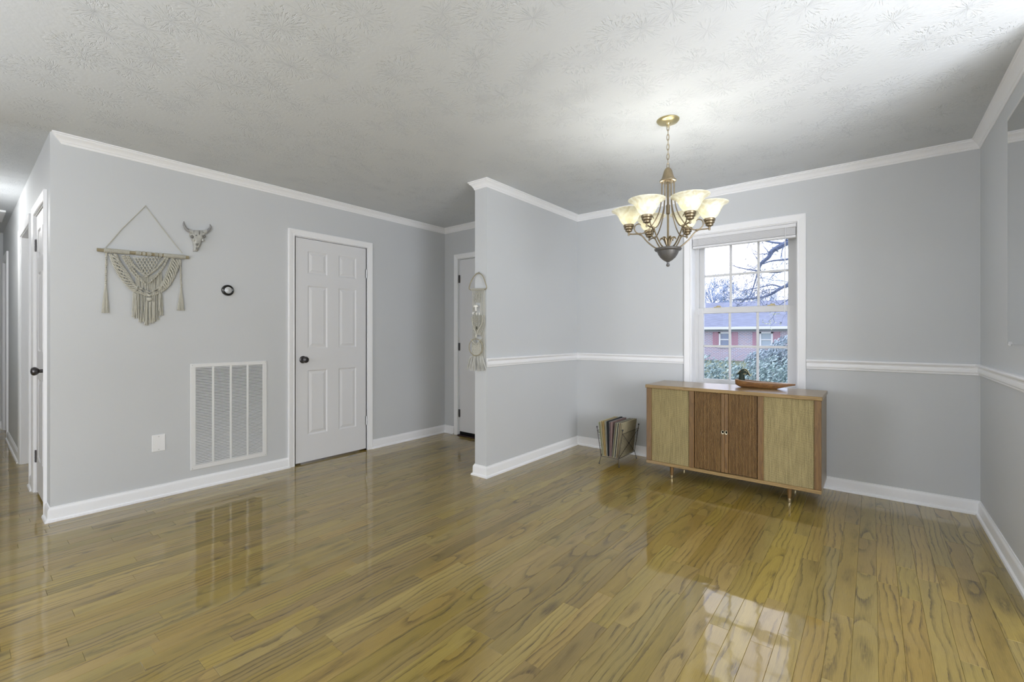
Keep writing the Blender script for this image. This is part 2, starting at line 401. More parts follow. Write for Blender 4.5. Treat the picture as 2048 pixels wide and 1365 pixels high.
def plank(m, c, uvl, tones):
    xa, xb, ya, yb = c; g = .0002; b = .0009
    z = rng.uniform(-.0002, 0); tl = rng.uniform(-.00008, .00008); tb = rng.uniform(-.0002, .0002)
    xa += g; xb -= g; ya += g; yb -= g
    lo = [(xa, ya, -.019), (xb, ya, -.019), (xb, yb, -.019), (xa, yb, -.019)]
    md = [(xa, ya, z-b), (xb, ya, z-b), (xb, yb, z-b), (xa, yb, z-b)]
    tp = [(xa+b, ya+b, z+tl+tb), (xb-b, ya+b, z-tl+tb), (xb-b, yb-b, z-tl-tb), (xa+b, yb-b, z+tl-tb)]
    m.add(lo+md+tp, [(0, 1, 5, 4), (1, 2, 6, 5), (2, 3, 7, 6), (3, 0, 4, 7), (4, 5, 9, 8), (5, 6, 10, 9), (6, 7, 11, 10), (7, 4, 8, 11), (8, 9, 10, 11)])
    uo = rng.uniform(0, 90); vo = rng.choice((rng.uniform(-.03, .03), rng.uniform(-.03, .03), rng.uniform(.05, .14), rng.uniform(-.14, -.05)))
    sg = rng.choice((1, -1)); cx = (xa+xb)/2
    tone = (rng.gauss(1.0, .09), rng.uniform(.95, 1.05), .5+rng.uniform(-.012, .0))
    for p in lo+md+tp:
        uvl.append((uo+sg*(p[1]-ya), vo+(p[0]-cx))); tones.append(tone)
def plank_obj(name, lst):
    m = MB(); uvl = []; tones = []
    for c in lst: plank(m, c, uvl, tones)
    me = bpy.data.meshes.new(name); me.from_pydata(m.v, [], m.f)
    ul = me.uv_layers.new(name='UVMap')
    idx = [l.vertex_index for l in me.loops]
    ul.data.foreach_set('uv', [q for i in idx for q in uvl[i]])
    a = me.attributes.new('tone', 'FLOAT_VECTOR', 'POINT'); a.data.foreach_set('vector', [q for t in tones for q in t])
    me.materials.append(M_OAK)
    o = bpy.data.objects.new(name, me); C.objects.link(o); o.parent = floor; return o
for i in sorted(top): plank_obj('floorboard', [cands[i]])
rest = plank_obj('floorboard_field', [c for i, c in enumerate(cands) if i not in top and c[3] > -1.3]); rest['kind'] = 'stuff'
rest2 = plank_obj('floorboard_field', [(XR+.01+i*PW*1.0, XR+.01+(i+1)*PW, -3.6, YW) for i in range(31)]+[(XV+i*PW, XV+(i+1)*PW, YB, -1.3) for i in range(59)]); rest2['kind'] = 'stuff'

# ------------------------------------------------------------------ mouldings
CROWN = [(0, H-.062), (.004, H-.062), (.007, H-.056), (.007, H-.050), (.012, H-.046), (.016, H-.036), (.024, H-.026), (.033, H-.019), (.036, H-.016), (.036, H-.011), (.044, H-.008), (.044, H-.0005), (0, H-.0005)]
BASE = [(0, 0), (.026, 0), (.026, .006), (.023, .014), (.014, .019), (.013, .070), (.011, .078), (.006, .085), (.0055, .090), (0, .091)]
RT, RB = .977, .903
RAIL = [(0, RB), (.006, RB), (.010, RB+.006), (.010, RB+.012), (.015, RB+.018), (.017, RB+.030), (.015, RB+.040), (.012, RB+.044), (.014, RB+.052), (.024, RB+.060), (.026, RB+.067), (.022, RT), (0, RT)]
names = ['left', 'entry', 'divider_entry_side', 'divider_end', 'divider', 'window', 'right']
cpath = [(XV, YH+.004), (XV, YF), (XPL, YF), (XPL, YP), (XP, YP), (XP, YW), (XR, YW), (XR, 2.68)]
for i, n in enumerate(names):
    q = MB().sweep(cpath, CROWN, seg=i)
    if i == 0: q.v = [(x_, y_+(H-z_)*.75, z_) if y_ < YH+.01 else (x_, y_, z_) for x_, y_, z_ in q.v]   # end cut on a slant
    struct(q.build('trim_crown_'+n, M_TRIM, smooth=25), 'white crown moulding, '+n.replace('_', ' ')+' run')
def basepath(path, nm):
    for i, n in enumerate(nm):
        struct(MB().sweep(path, BASE, seg=i).build('baseboard_'+n, M_TRIM, smooth=25), 'white baseboard with shoe moulding, '+n.replace('_', ' ')+' run')
CW = .057
basepath([(HD[1]+CW+.02, YH), (XV, YH), (XV, D1[0]-CW)], ['hall_corner', 'left'])
basepath([(XV, D1[1]+CW), (XV, YF), (FD[0]-CW-.02, YF)], ['left_entry', 'entry'])
basepath([(FD[1]+CW, YF), (XPL, YF), (XPL, YP), (XP, YP), (XP, YW), (XR, YW), (XR, 2.68)], ['entry_right', 'divider_entry_side', 'divider_end', 'divider', 'window', 'right'])
basepath([(HB[1]+CW, YH), (HD[0]-CW, YH)], ['hall_pier'])
basepath([(HC[1]+CW, YH), (HB[0]-CW, YH)], ['hall'])
basepath([(XE, -.75), (XE, YH), (HC[0]-CW, YH)], ['hall_end', 'hall_far'])
rp_ = [(XP, YP), (XP, YW), (WN[0]-CW-.004, YW)]
struct(MB().sweep(rp_, RAIL, seg=0).build('trim_chair_rail_divider', M_TRIM, smooth=25), 'white chair rail on the divider wall')
struct(MB().sweep(rp_, RAIL, seg=1).build('trim_chair_rail_window_left', M_TRIM, smooth=25), 'white chair rail left of the window')
rp_ = [(WN[1]+CW+.004, YW), (XR, YW), (XR, 2.68)]
struct(MB().sweep(rp_, RAIL, seg=0).build('trim_chair_rail_window_right', M_TRIM, smooth=25), 'white chair rail right of the window')
struct(MB().sweep(rp_, RAIL, seg=1).build('trim_chair_rail_right', M_TRIM, smooth=25), 'white chair rail on the mirror wall')

# ------------------------------------------------------------------ doors
CAS = [(0, 0), (0, .009), (-.006, .012), (-.012, .010), (-.018, .011), (-.040, .016), (-.052, .017), (-.057, .014), (-.057, 0)]
def casing(a0, a1, top, mp, parent, bot=0):
    g = .006
    MB().sweep([(a0-g, bot), (a0-g, top+g), (a1+g, top+g), (a1+g, bot)], CAS, mp).build('door_casing', M_TRIM, parent, smooth=25)
def panel_door(root, a0, a1, z0, z1, mp, hinge_right, knob=True, th=.035, panels=True, knob_z=.94, hz=(.31, 1.80), backset=.06, hinges=True, kb=None, hm=None):
    # mp(a, d, z): a along the wall, d outward towards the viewer
    W = a1-a0; Ht = z1-z0
    m = MB()
    def bx(A0, A1, D0, D1_, Z0, Z1, b=0):
        q = MB(); (q.bbox(A0, A1, D0, D1_, Z0, Z1, b) if b else q.box(A0, A1, D0, D1_, Z0, Z1))
        m.add([mp(*v) for v in q.v], q.f)
    if not panels:
        bx(a0, a1, -th, 0, z0, z1, .002)
    else:
        rec = .007
        bx(a0, a1, -th, -rec, z0, z1)
        st = .111*W/.716; mid = .116*W/.716
        cols = [(a0+st, a0+(W-mid)/2), (a0+(W+mid)/2, a1-st)]
        rows = [(.251, .842), (1.044, 1.615), (1.724, 1.930)]
        rows = [(z0+(r0-.01)*Ht/2.03, z0+(r1-.01)*Ht/2.03) for r0, r1 in rows]
        bx(a0, a0+st, -rec, 0, z0, z1); bx(a1-st, a1, -rec, 0, z0, z1); bx(cols[0][1], cols[1][0], -rec, 0, z0, z1)
        zz = [z0]+[q for r in rows for q in r]+[z1]
        for c in cols:
            for k in range(0, len(zz), 2): bx(c[0], c[1], -rec, 0, zz[k], zz[k+1])
    slab = m.build('door_slab', M_DOOR, root)
    if panels:
        for c in cols:
            for r in rows:
                q = MB(); g = .0
                A0, A1, Z0, Z1 = c[0]+g, c[1]-g, r[0]+g, r[1]-g
                def ring(i, d): return [(A0+i, d, Z0+i), (A1-i, d, Z0+i), (A1-i, d, Z1-i), (A0+i, d, Z1-i)]
                R_ = ring(.0, -.0005)+ring(.010, -.0065)+ring(.016, -.0068)+ring(.036, -.0015)+ring(.037, -.001)
                q.add([mp(*v) for v in R_], [(4*k+i, 4*k+(i+1) % 4, 4*k+4+(i+1) % 4, 4*k+4+i) for k in range(4) for i in range(4)]+[(16, 17, 18, 19)])
                q.build('door_panel', M_DOOR, slab)
    if knob:
        ka = (a0+backset) if hinge_right else (a1-backset)
        if kb is not None: ka = kb
        for prof, nm in (([(0.0001, .0), (.032, .0), (.033, .004), (.028, .008), (.0135, .010), (.0125, .012)], 'knob_rose'), ([(.012, .010), (.0115, .030), (.019, .036), (.027, .046), (.0285, .055), (.025, .064), (.014, .070), (.0001, .0715)], 'door_knob')):
            q = MB().lathe(prof, n=24); q2 = MB(); q2.add([mp(ka+v[0], v[2], knob_z+v[1]) for v in q.v], q.f); q2.build(nm, M_KNOB, root, smooth=40)
    if hinges:
        ha = a1+.003 if hinge_right else a0-.003
        for z in hz:
            q = MB(); q.tube([(0, 0, z-.045), (0, 0, z+.045)], .0055, 8); q.box(-.014, .014, -.003, .001, z-.044, z+.044)
            for k in (-.03, -.01, .01, .03): q.tube([(0, 0, z+k-.0012), (0, 0, z+k+.0012)], .0066, 8)
            q2 = MB(); q2.add([mp(ha+v[0], .004+v[1], v[2]) for v in q.v], q.f); q2.build('hinge', hm or M_CHROME, root, smooth=40)
    return slab
def jamb(root, a0, a1, top, mp, depth=.12, stop=True):
    m = MB()
    for A0, A1, Z0, Z1 in ((a0-.001, a0+.004, 0, top), (a1-.004, a1+.001, 0, top), (a0, a1, top-.004, top+.001)):
        q = MB().box(A0, A1, -depth, .0, Z0, Z1); m.add([mp(*v) for v in q.v], q.f)
    m.build('door_jamb', M_TRIM, root)
mpL = lambda a, d, z: (XV+d, a, z)
d1 = empty('door_1'); struct(d1, 'closed white six-panel closet door with a dark knob beside the air return')
casing(D1[0]-.004, D1[1]+.004, D1[2]-.004, lambda p, q, t: (XV+t, p, q), d1)
jamb(d1, D1[0]-.004, D1[1]+.004, D1[2], mpL)
panel_door(d1, D1[0]+.003, D1[1]-.0015, .016, 2.041, lambda a, d, z: (XV-.004+d, a, z), True, kb=1.963, knob_z=.945, hz=(.30, 1.79))
# hall closet door (near) with far-side hinges, knob near
mpH = lambda a, d, z: (a, YH-d, z)
d2 = empty('door_2'); struct(d2, 'white six-panel hallway door seen edge-on, round dark knob')
casing(HD[0], HD[1], HD[2]-.004, lambda p, q, t: (p, YH-t, q), d2)
jamb(d2, HD[0], HD[1], HD[2], mpH)
panel_door(d2, HD[0]+.006, HD[1]-.006, .02, 2.04, lambda a, d, z: (a, YH+.006-d, z), False, hz=(.27, 1.83), knob_z=.93, kb=HD[1]-.055, hm=M_KNOB)
d3 = empty('door_3'); struct(d3, 'cased hallway doorway with its white door swung open inside')
casing(HB[0], HB[1], HB[2]-.004, lambda p, q, t: (p, YH-t, q), d3)
jamb(d3, HB[0], HB[1], HB[2], mpH)
panel_door(d3, YH+WT+.03, YH+WT+.03+.80, .016, 2.03, lambda a, d, z: (HB[0]+.05+d, a, z), False, knob=False, hinges=False)
d4 = empty('door_4'); struct(d4, 'white door and casing at the far end of the hallway')
casing(HC[0], HC[1], HC[2]-.004, lambda p, q, t: (p, YH-t, q), d4)
jamb(d4, HC[0], HC[1], HC[2], mpH)
panel_door(d4, HC[0]+.006, HC[1]-.006, .02, 2.04, lambda a, d, z: (a, YH+.01-d, z), True, hinges=False, knob=False)
# front door (smooth slab, three hinges, dark sweep)
mpF = lambda a, d, z: (a, YF-d, z)
d5 = empty('door_5'); struct(d5, 'plain white front door in the entry, half hidden by the divider wall')
casing(FD[0]-.008, FD[1]+.008, FD[2]-.004, lambda p, q, t: (p, YF-t, q), d5)
jamb(d5, FD[0], FD[1], FD[2], mpF)
s5 = panel_door(d5, FD[0]+.006, FD[1]-.006, .045, 2.042, lambda a, d, z: (a, YF+.004-d, z), False, panels=False, hz=(.255, 1.03, 1.82), th=.044, kb=FD[1]-.07, knob_z=.92, hm=M_KNOB)
MB().box(FD[0]+.004, FD[1]-.004, YF+.012, YF+.05, .012, .047).build('door_sweep', M_DARK, d5)
MB().bbox(FD[0], FD[1], YF-.035, YF+.06, 0.0005, .012, .004).build('threshold', simple('dark_threshold_wood', (.03, .012, .012), .4), d5)

# ------------------------------------------------------------------ window
win = empty('window_1'); struct(win, 'white double-hung window, six panes over six, looking out to a brick house')
mpW = lambda p, q, t: (p, YW-t, q)
a0, a1, zb, zt = WN
WCAS = [(0, 0), (0, .008), (-.004, .012), (-.010, .009), (-.016, .010), (-.040, .017), (-.052, .018), (-.058, .015), (-.058, 0)]
MB().sweep([(a0, zb), (a0, zt), (a1, zt), (a1, zb)], WCAS, mpW, closed=True).build('window_casing', M_TRIM, win, smooth=25)
MB().bbox(a0-.03, a1+.03, YW-.03, YW+.12, zb-.02, zb-.0, .004).build('window_stool', M_TRIM, win)
m = MB()   # jamb liner
m.box(a0, a0+.004, YW, YW+.13, zb, zt); m.box(a1-.004, a1, YW, YW+.13, zb, zt); m.box(a0, a1, YW, YW+.13, zt-.004, zt); m.box(a0, a1, YW, YW+.13, zb, zb+.004)
m.build('window_jamb', M_TRIM, win)
M_VINYL = simple('white_vinyl', (.70, .70, .70), .3, spec=.5)
fr = MB(); fw = .030; FY0, FY1 = YW+.118, YW+.225
fr.box(a0+.004, a0+fw, FY0, FY1, zb+.004, zt-.004); fr.box(a1-fw, a1-.004, FY0, FY1, zb+.004, zt-.004); fr.box(a0+fw, a1-fw, FY0, FY1, zt-.035, zt-.004); fr.box(a0+fw, a1-fw, FY0, FY1, zb+.004, zb+.02)
fr.build('window_frame', M_VINYL, win)
def glass_mat():
    m, t, b = nmat('window_glass'); t.nodes.remove(b); out = t.nodes['Material Output']
    tr = N(t, 'ShaderNodeBsdfTransparent'); tr.inputs[0].default_value = (.96, .97, 1.0, 1); gl = N(t, 'ShaderNodeBsdfGlossy', Roughness=.0)
    fr_ = N(t, 'ShaderNodeFresnel', IOR=1.35); mx = N(t, 'ShaderNodeMixShader')
    t.links.new(fr_.outputs[0], mx.inputs[0]); t.links.new(tr.outputs[0], mx.inputs[1]); t.links.new(gl.outputs[0], mx.inputs[2]); t.links.new(mx.outputs[0], out.inputs[0])
    return m
M_GLASS = glass_mat()
gx0, gx1 = -1.205, -.545
def sash(name, yc, z0, z1, gz0, gz1, mz):
    s0, s1 = a0+fw-.002, a1-fw+.002; y0, y1 = yc-.016, yc+.016
    fm = MB()
    fm.bbox(s0, gx0, y0, y1, z0, z1, .003); fm.bbox(gx1, s1, y0, y1, z0, z1, .003); fm.bbox(gx0, gx1, y0, y1, z0, gz0, .003); fm.bbox(gx0, gx1, y0, y1, gz1, z1, .003)
    s = fm.build(name, M_VINYL, win)
    w = .020; xs = [gx0+(gx1-gx0)*k/3 for k in (1, 2)]
    for xx in xs: MB().bbox(xx-w/2, xx+w/2, yc-.006, yc+.006, gz0, gz1, .003).build('muntin', M_VINYL, s)
    MB().bbox(gx0, gx1, yc-.0062, yc+.0062, mz-w/2, mz+w/2, .003).build('muntin', M_VINYL, s)
    ex = [gx0]+xs+[gx1]
    for k in range(3):
        for q0, q1 in ((gz0, mz), (mz, gz1)):
            MB().add([(ex[k], yc+.001, q0), (ex[k+1], yc+.001, q0), (ex[k+1], yc+.001, q1), (ex[k], yc+.001, q1)], [(0, 1, 2, 3)])
            g = MB(); g.add([(ex[k], yc+.001, q0), (ex[k+1], yc+.001, q0), (ex[k+1], yc+.001, q1), (ex[k], yc+.001, q1)], [(0, 1, 2, 3)]); g.build('pane', M_GLASS, s)
    return s
sl = sash('lower_sash', YW+.140, zb+.012, 1.415, .770, 1.362, 1.066)
su = sash('upper_sash', YW+.176, 1.375, zt-.03, 1.418, 1.998, 1.708)
M_LATCH = simple('brass_sash_lock', (.55, .45, .22), .3, metal=.9)
for xx in (-1.085, -.66):
    q = MB().bbox(xx-.03, xx+.03, YW+.120, YW+.150, 1.415, 1.422, .002).lathe([(.011, 1.422), (.011, 1.430), (.0001, 1.432)], (xx, YW+.136, 0), 12); q.bbox(xx-.004, xx+.026, YW+.124, YW+.132, 1.424, 1.431, .002); q.build('sash_lock', M_LATCH, win)
# blind
bl = empty('window_blind', (-.869, YW+.03, 2.0)); tag(bl, 'white mini blind drawn up at the top of the dining window', 'blind')
def B(mb, nm, mat, par=bl, **k):
    o = mb.build(nm, mat, None, **k); o.parent = par
    if par.type == 'EMPTY': o.matrix_parent_inverse = Matrix.Translation(par.location).inverted()
    return o
M_BL = simple('white_blind', (.78, .78, .79), .4)
bx0, bx1 = a0+.008, a1-.008
B(MB().bbox(bx0, bx1, YW+.008, YW+.050, 2.028, 2.057, .002), 'headrail', M_BL)
for k in range(11): 
    z = 1.968+k*.0054
    q = MB().bbox(bx0+.004, bx1-.004, YW+.010, YW+.048, z, z+.0043, .0012); B(q, 'slat', M_BL)
B(MB().bbox(bx0+.003, bx1-.003, YW+.010, YW+.048, 1.945, 1.965, .003), 'bottom_rail', M_BL)
M_CLEAR = simple('clear_acrylic', (.75, .75, .76), .15)
B(MB().tube([(-.545, YW+.004, 2.03), (-.548, YW+.004, 1.35)], .0035, 8), 'wand', M_CLEAR)
B(MB().tube([(-1.213, YW+.004, 2.03), (-1.213, YW+.004, 1.36)], .0015, 6).lathe([(.001, 1.39), (.005, 1.36), (.0045, 1.345), (.0001, 1.343)], (-1.213, YW+.004, 0), 10), 'lift_cord', M_BL)

# ------------------------------------------------------------------ mirror
mir = empty('wall_mirror', (XR, 2.95, 1.12)); tag(mir, 'frameless mirror on the right wall, clear clip at its lower corner', 'mirror')
M_MIR = simple('mirror_silver', (.86, .87, .87), .02, metal=1)
q = MB(); ya, yb_, za, zb_ = 2.755, 3.405, 1.122, 2.286; t_ = .006; bw = .022
P0 = [(XR-.001, y, z) for y, z in ((ya, za), (yb_, za), (yb_, zb_), (ya, zb_))]
P1 = [(XR-.003, y, z) for y, z in ((ya, za), (yb_, za), (yb_, zb_), (ya, zb_))]
P2 = [(XR-.003-t_*.5, y, z) for y, z in ((ya+bw, za+bw), (yb_-bw, za+bw), (yb_-bw, zb_-bw), (ya+bw, zb_-bw))]
q.add(P0+P1+P2, [(0, 1, 5, 4), (1, 2, 6, 5), (2, 3, 7, 6), (3, 0, 4, 7), (4, 5, 9, 8), (5, 6, 10, 9), (6, 7, 11, 10), (7, 4, 8, 11), (8, 9, 10, 11), (0, 3, 2, 1)])
B(q, 'mirror_glass', M_MIR, mir)
for y in (3.34, 2.82):
    B(MB().bbox(XR-.010, XR, y-.009, y+.009, za-.010, za+.012, .002).tube([(XR-.012, y, za-.004), (XR-.009, y, za-.004)], .004, 8), 'mirror_clip', M_CLEAR, mir)

# ------------------------------------------------------------------ air return grille, wall plate, thermostat
gr = empty('air_return_grille', (XV, 1.378, .145)); tag(gr, 'large white louvered air return grille low on the left wall', 'vent')
gy0, gy1, gz0_, gz1_ = 1.106, 1.651, .146, .949; bdr = .036
opn = [(1.141, 1.256), (1.275, 1.387), (1.404, 1.512), (1.528, 1.620)]
opn = []
cw = (gy1-gy0-2*.034-3*.0155)/4
for k in range(4): s0 = gy0+.034+k*(cw+.0155); opn.append((s0, s0+cw))
q = MB(); zA, zB = gz0_+.035, gz1_-.028
def gb(y0, y1, z0, z1, d0=.0, d1=.007, b=.002): q.bbox(XV+d0, XV+d1, y0, y1, z0, z1, b)
gb(gy0, gy1, gz0_, zA); gb(gy0, gy1, zB, gz1_); gb(gy0, opn[0][0], zA, zB); gb(opn[3][1], gy1, zA, zB)
for k in range(3): gb(opn[k][1], opn[k+1][0], zA, zB)
B(q, 'grille_frame', M_GRILLEW, gr)
B(MB().box(XV-.0005, XV+.0008, opn[0][0], opn[3][1], zA, zB), 'grille_backing', simple('grille_backing', (.16, .16, .16), .8), gr)
NS = 62
sm = None
for k in range(4):
    for i in range(NS):
        z = zA+(zB-zA)*(i+.5)/NS
        if sm is None:
            q = MB(); hw = cw/2; M_ = Matrix.Rotation(R(38), 4, 'Y'); q.box(-.0055, .0055, -hw, hw, -.0005, .0005, M_)
            so = q.build('louver', M_GRILLEW); sm = so.data; o = so
        else: o = bpy.data.objects.new('louver', sm); C.objects.link(o)
        o.parent = gr; o.location = Vector((XV+.0042, (opn[k][0]+opn[k][1])/2, z))-gr.location
for y, z in ((gy0+.012, gz0_+.012), (gy1-.012, gz0_+.012), (gy0+.012, gz1_-.012), (gy1-.012, gz1_-.012)):
    B(MB().ell((XV+.007, y, z), .0015, .003, .003, 8, 6), 'screw', M_CHROME, gr)
pl = empty('blank_wall_plate', (XV, .914, .33)); tag(pl, 'white blank wall plate with two screws, left of the air return', 'wall plate')
q = MB().bbox(XV, XV+.0055, .875, .953, .331, .451, .0025); B(q, 'plate', simple('white_plastic', (.88, .88, .88), .3), pl)
for z in (.345, .437): B(MB().ell((XV+.0058, .914, z), .0012, .0032, .0032, 8, 6).box(XV+.0062, XV+.0072, .9125, .9155, z-.0003, z+.0003), 'screw', M_CHROME, pl)
th = empty('round_thermostat', (XV, 1.355, 1.523)); tag(th, 'small round black-rimmed dial thermostat on the left wall', 'thermostat')
MX = Matrix.Rotation(R(90), 4, 'Y')
B(MB().lathe([(.0001, 0), (.043, 0), (.044, .006), (.041, .018), (.034, .022), (.030, .020), (.030, .016)], (XV, 1.355, 1.523), 32, MX), 'thermostat_ring', simple('black_gloss_plastic', (.008, .008, .008), .12), th, smooth=35)
B(MB().lathe([(.031, .015), (.026, .022), (.0001, .024)], (XV, 1.355, 1.523), 32, MX), 'thermostat_dial', simple('silver_dial', (.62, .62, .62), .22, metal=.9, bump=.5, bscale=130), th, smooth=35)
B(MB().ell((XV+.019, 1.319, 1.523), .002, .004, .006, 10, 6), 'thermostat_lever', simple('white_lever', (.8, .8, .8), .3), th)

# ------------------------------------------------------------------ macrame wall hanging on the left wall
M_ROPE = simple('cream_cotton_rope', (.54, .525, .455), .9, spec=.1, bump=.5, bscale=500, var=.12, vscale=60)
M_DOWEL = wood('pale_dowel_wood', (.36, .31, .20), (.24, .20, .12), axis=1, rough=.7, coat=0)
mc = empty('macrame_hanging', (XV, .84, 1.24)); tag(mc, 'cream macrame hanging knotted in a V on a wooden dowel, left wall', 'wall hanging')
def K(px, py, d=.02): p = onX(180+px/4.707, 390+py/4.707, XV); p.x = XV+d; return p
dl, dr = K(60, 520), K(920, 592)
B(MB().tube([dl, dr], .0115, 12), 'dowel', M_DOWEL, mc, smooth=40)
B(MB().tube([K(140, 500), K(300, 320, .008), K(520, 105, .004)], .0028, 6).tube([K(520, 105, .004), K(700, 345, .008), K(862, 555)], .0028, 6).ell(K(520, 105, .005), .004, .004, .004, 8, 6), 'hanging_cord', M_ROPE, mc)
def along(t, d=.02): return Vector(dl).lerp(Vector(dr), t)
L = (Vector(dr)-Vector(dl)).length
def T_(px): return (px-60)/860
for a, b in ((120, 335), (400, 440), (462, 480), (506, 536), (578, 602), (622, 642), (664, 880)):
    q = MB(); n = int((b-a)/860*L/.0052)
    for i in range(n+1):
        c = along(T_(a+(b-a)*i/max(n, 1))); ring = [(c.x+.0135*math.cos(t), c.y, c.z+.0135*math.sin(t)) for t in [2*math.pi*k/12 for k in range(12)]]
        q.tube(ring, .0028, 5, closed=True)
    B(q, 'dowel_wrap', M_ROPE, mc)
def twist(q, pts, rad, amp, turns, n=2, dep=.006, sub=10):
    P = spline(pts, sub); Lx = len(P)
    for s in range(n):
        out = []
        for i, p in enumerate(P):
            t = P[min(i+1, Lx-1)]-P[max(i-1, 0)]; t.normalize(); nn = Vector((0, -t.z, t.y)); ph = 2*math.pi*(turns*i/(Lx-1)+s/n)
            out.append(p+nn*amp*math.sin(ph)+Vector((dep*math.cos(ph), 0, 0)))
        q.tube(out, rad, 6)
def wing(side, rows):
    q = MB()
    for pts, n, turns, amp, rad in rows: twist(q, [K(*p) for p in pts], rad, amp, turns, n)
    B(q, 'wing_braid', M_ROPE, mc)
wing(0, [([(185, 560), (225, 670), (300, 800), (390, 895), (470, 925), (550, 950)], 3, 6, .006, .0042),
         ([(235, 565), (270, 640), (340, 740), (400, 840), (440, 890)], 3, 5, .006, .0042),
         ([(215, 560), (250, 660), (320, 775), (385, 860), (430, 905)], 3, 4, .013, .0052)])
wing(1, [([(832, 615), (800, 720), (745, 830), (690, 890), (620, 930), (550, 950)], 3, 6, .006, .0042),
         ([(770, 600), (735, 700), (700, 790), (660, 870), (640, 900)], 3, 5, .006, .0042),
         ([(800, 610), (770, 700), (725, 800), (680, 870)], 3, 3.5, .012, .0052)])
q = MB()
for pts in ([(295, 580), (350, 670), (410, 760), (505, 832)], [(310, 575), (365, 660), (430, 750), (520, 850)], [(722, 595), (680, 680), (620, 760), (545, 832)],
            [(335, 580), (385, 655), (440, 705), (520, 762)], [(700, 595), (655, 655), (600, 710), (530, 762)], [(350, 580), (400, 660), (450, 712), (522, 776)],
            [(425, 890), (480, 915), (550, 945)], [(680, 880), (620, 912), (552, 945)], [(430, 870), (490, 895), (550, 925)], [(670, 862), (610, 895), (552, 925)]):
    twist(q, [K(*p, .024) for p in pts], .004, .0045, 9, 2)
q.ell(K(550, 985, .026), .010, .017, .013, 12, 8).ell(K(525, 770, .026), .008, .007, .006, 10, 6).ell(K(548, 950, .028), .010, .012, .009, 10, 6)
B(q, 'diagonal_cord', M_ROPE, mc)
q = MB()
xs = [400+i*32 for i in range(9)]
for r in range(6):
    y = 590+r*26
    for i in range(9-r):
        x0 = 400+16*r+32*i
        if i < 8-r:
            q.tube([K(x0, y, .022), K(x0+10, y+16, .026), K(x0+16, y+26, .022)], .0032, 5).tube([K(x0+32, y, .022), K(x0+22, y+16, .018), K(x0+16, y+26, .022)], .0032, 5)
            if (i+r) % 2 == 0: q.ell(K(x0+16, y+26, .025), .005, .0055, .0045, 8, 6)
B(q, 'knotted_net', M_ROPE, mc)
q = MB(); rg = random.Random(3)
def vee(px): return 700+70*(1-abs(px-525)/190) if 335 < px < 715 else 640
for i in range(26):
    px = 428+i*9.6; y0_ = vee(px)+8; y1_ = 905-abs(px-550)*.18
    q.tube([K(px, y0_, .012), K(px+rg.uniform(-4, 4), (y0_+y1_)/2, .014), K(px+rg.uniform(-3, 3), y1_, .012)], .0026, 5)
B(q, 'upper_fringe', M_ROPE, mc)
q = MB()
for i in range(27):
    t = i/26; px = 400+270*t; y0_ = 915+50*(1-abs(px-550)/150); y1_ = 1110+105*math.sin(math.pi*min(1, max(0, (px-380)/300)))+rg.uniform(-22, 18)
    dd = .010+.014*rg.random(); ex = px+(px-540)*.08+rg.uniform(-9, 9)
    q.tube([K(px, y0_, dd), K((px+ex)/2+rg.uniform(-5, 5), (y0_+y1_)/2, dd+.002), K(ex, y1_, dd)], [.0028, .0026, .0032], 5)
    if i % 2 == 0: q.ell(K(ex, y1_, dd), .004, .0048, .005, 7, 5)
for px, yy in ((398, 1110), (420, 1135), (645, 1100), (520, 1225), (555, 1205), (590, 1195)):
    for k in range(4): q.tube([K(px+rg.uniform(-5, 12), 930 if px < 500 or px > 600 else 1010, .024), K(px+rg.uniform(-8, 8), yy-60, .026), K(px+rg.uniform(-16, 16), yy+rg.uniform(-8, 8), .022)], .0027, 5)
B(q, 'lower_fringe', M_ROPE, mc)
for pts, fr_ in (([(148, 548), (145, 700), (142, 850)], (108, 168, 1108)), ([(842, 608), (845, 740), (850, 880)], (815, 880, 1085))):
    q = MB(); twist(q, [K(*p, .018) for p in pts], .0036, .0034, 12, 2)
    ax, ay = pts[-1]; q.ell(K(ax, ay, .02), .006, .006, .008, 8, 6)
    for k in range(7):
        ex = fr_[0]+(fr_[1]-fr_[0])*k/6; q.tube([K(ax+(k-3)*1.5, ay, .016+.002*(k % 3)), K((ax+ex)/2, ay+90, .018), K(ex+rg.uniform(-3, 3), fr_[2]+rg.uniform(-8, 8), .014+.003*(k % 3))], .0026, 5)
        q.ell(K(ex, fr_[2], .016), .0035, .004, .004, 6, 5)
    B(q, 'side_tassel', M_ROPE, mc)

# ------------------------------------------------------------------ bull skull
M_BONE = simple('painted_bone', (.47, .465, .43), .6, bump=.5, bscale=120, var=.35, vscale=45)
M_HORN = simple('grey_horn', (.27, .265, .26), .45, var=.5, vscale=25)
M_SOC = simple('dark_socket', (.20, .195, .18), .9)
sk = empty('bull_skull', (XV, 1.14, 1.81)); tag(sk, 'small off-white bull skull ornament with grey horns, right of the macrame', 'wall ornament')
def S(px, py, d=.02): p = onX(340+px/7.58, 430+py/7.58, XV); p.x = XV+d; return p
rows = [(238, 330, 500, .018), (252, 305, 512, .028), (285, 292, 520, .034), (320, 288, 518, .038), (350, 300, 508, .040), (385, 325, 482, .040), (420, 338, 465, .038), (460, 345, 452, .035), (490, 352, 438, .032), (515, 350, 424, .030), (545, 345, 418, .024), (556, 352, 410, .014)]
q = MB(); nn = 14; vs_ = []
for py, l, r, d in rows:
    cx = (l+r)/2; hw = (r-l)/2
    for k in range(nn+1):
        a = math.pi*k/nn; pxx = cx-hw*math.cos(a); dd = .002+d*math.sin(a)**.75*(1-.10*math.exp(-((k-nn/2)/1.2)**2)); vs_.append(S(pxx, py, dd))
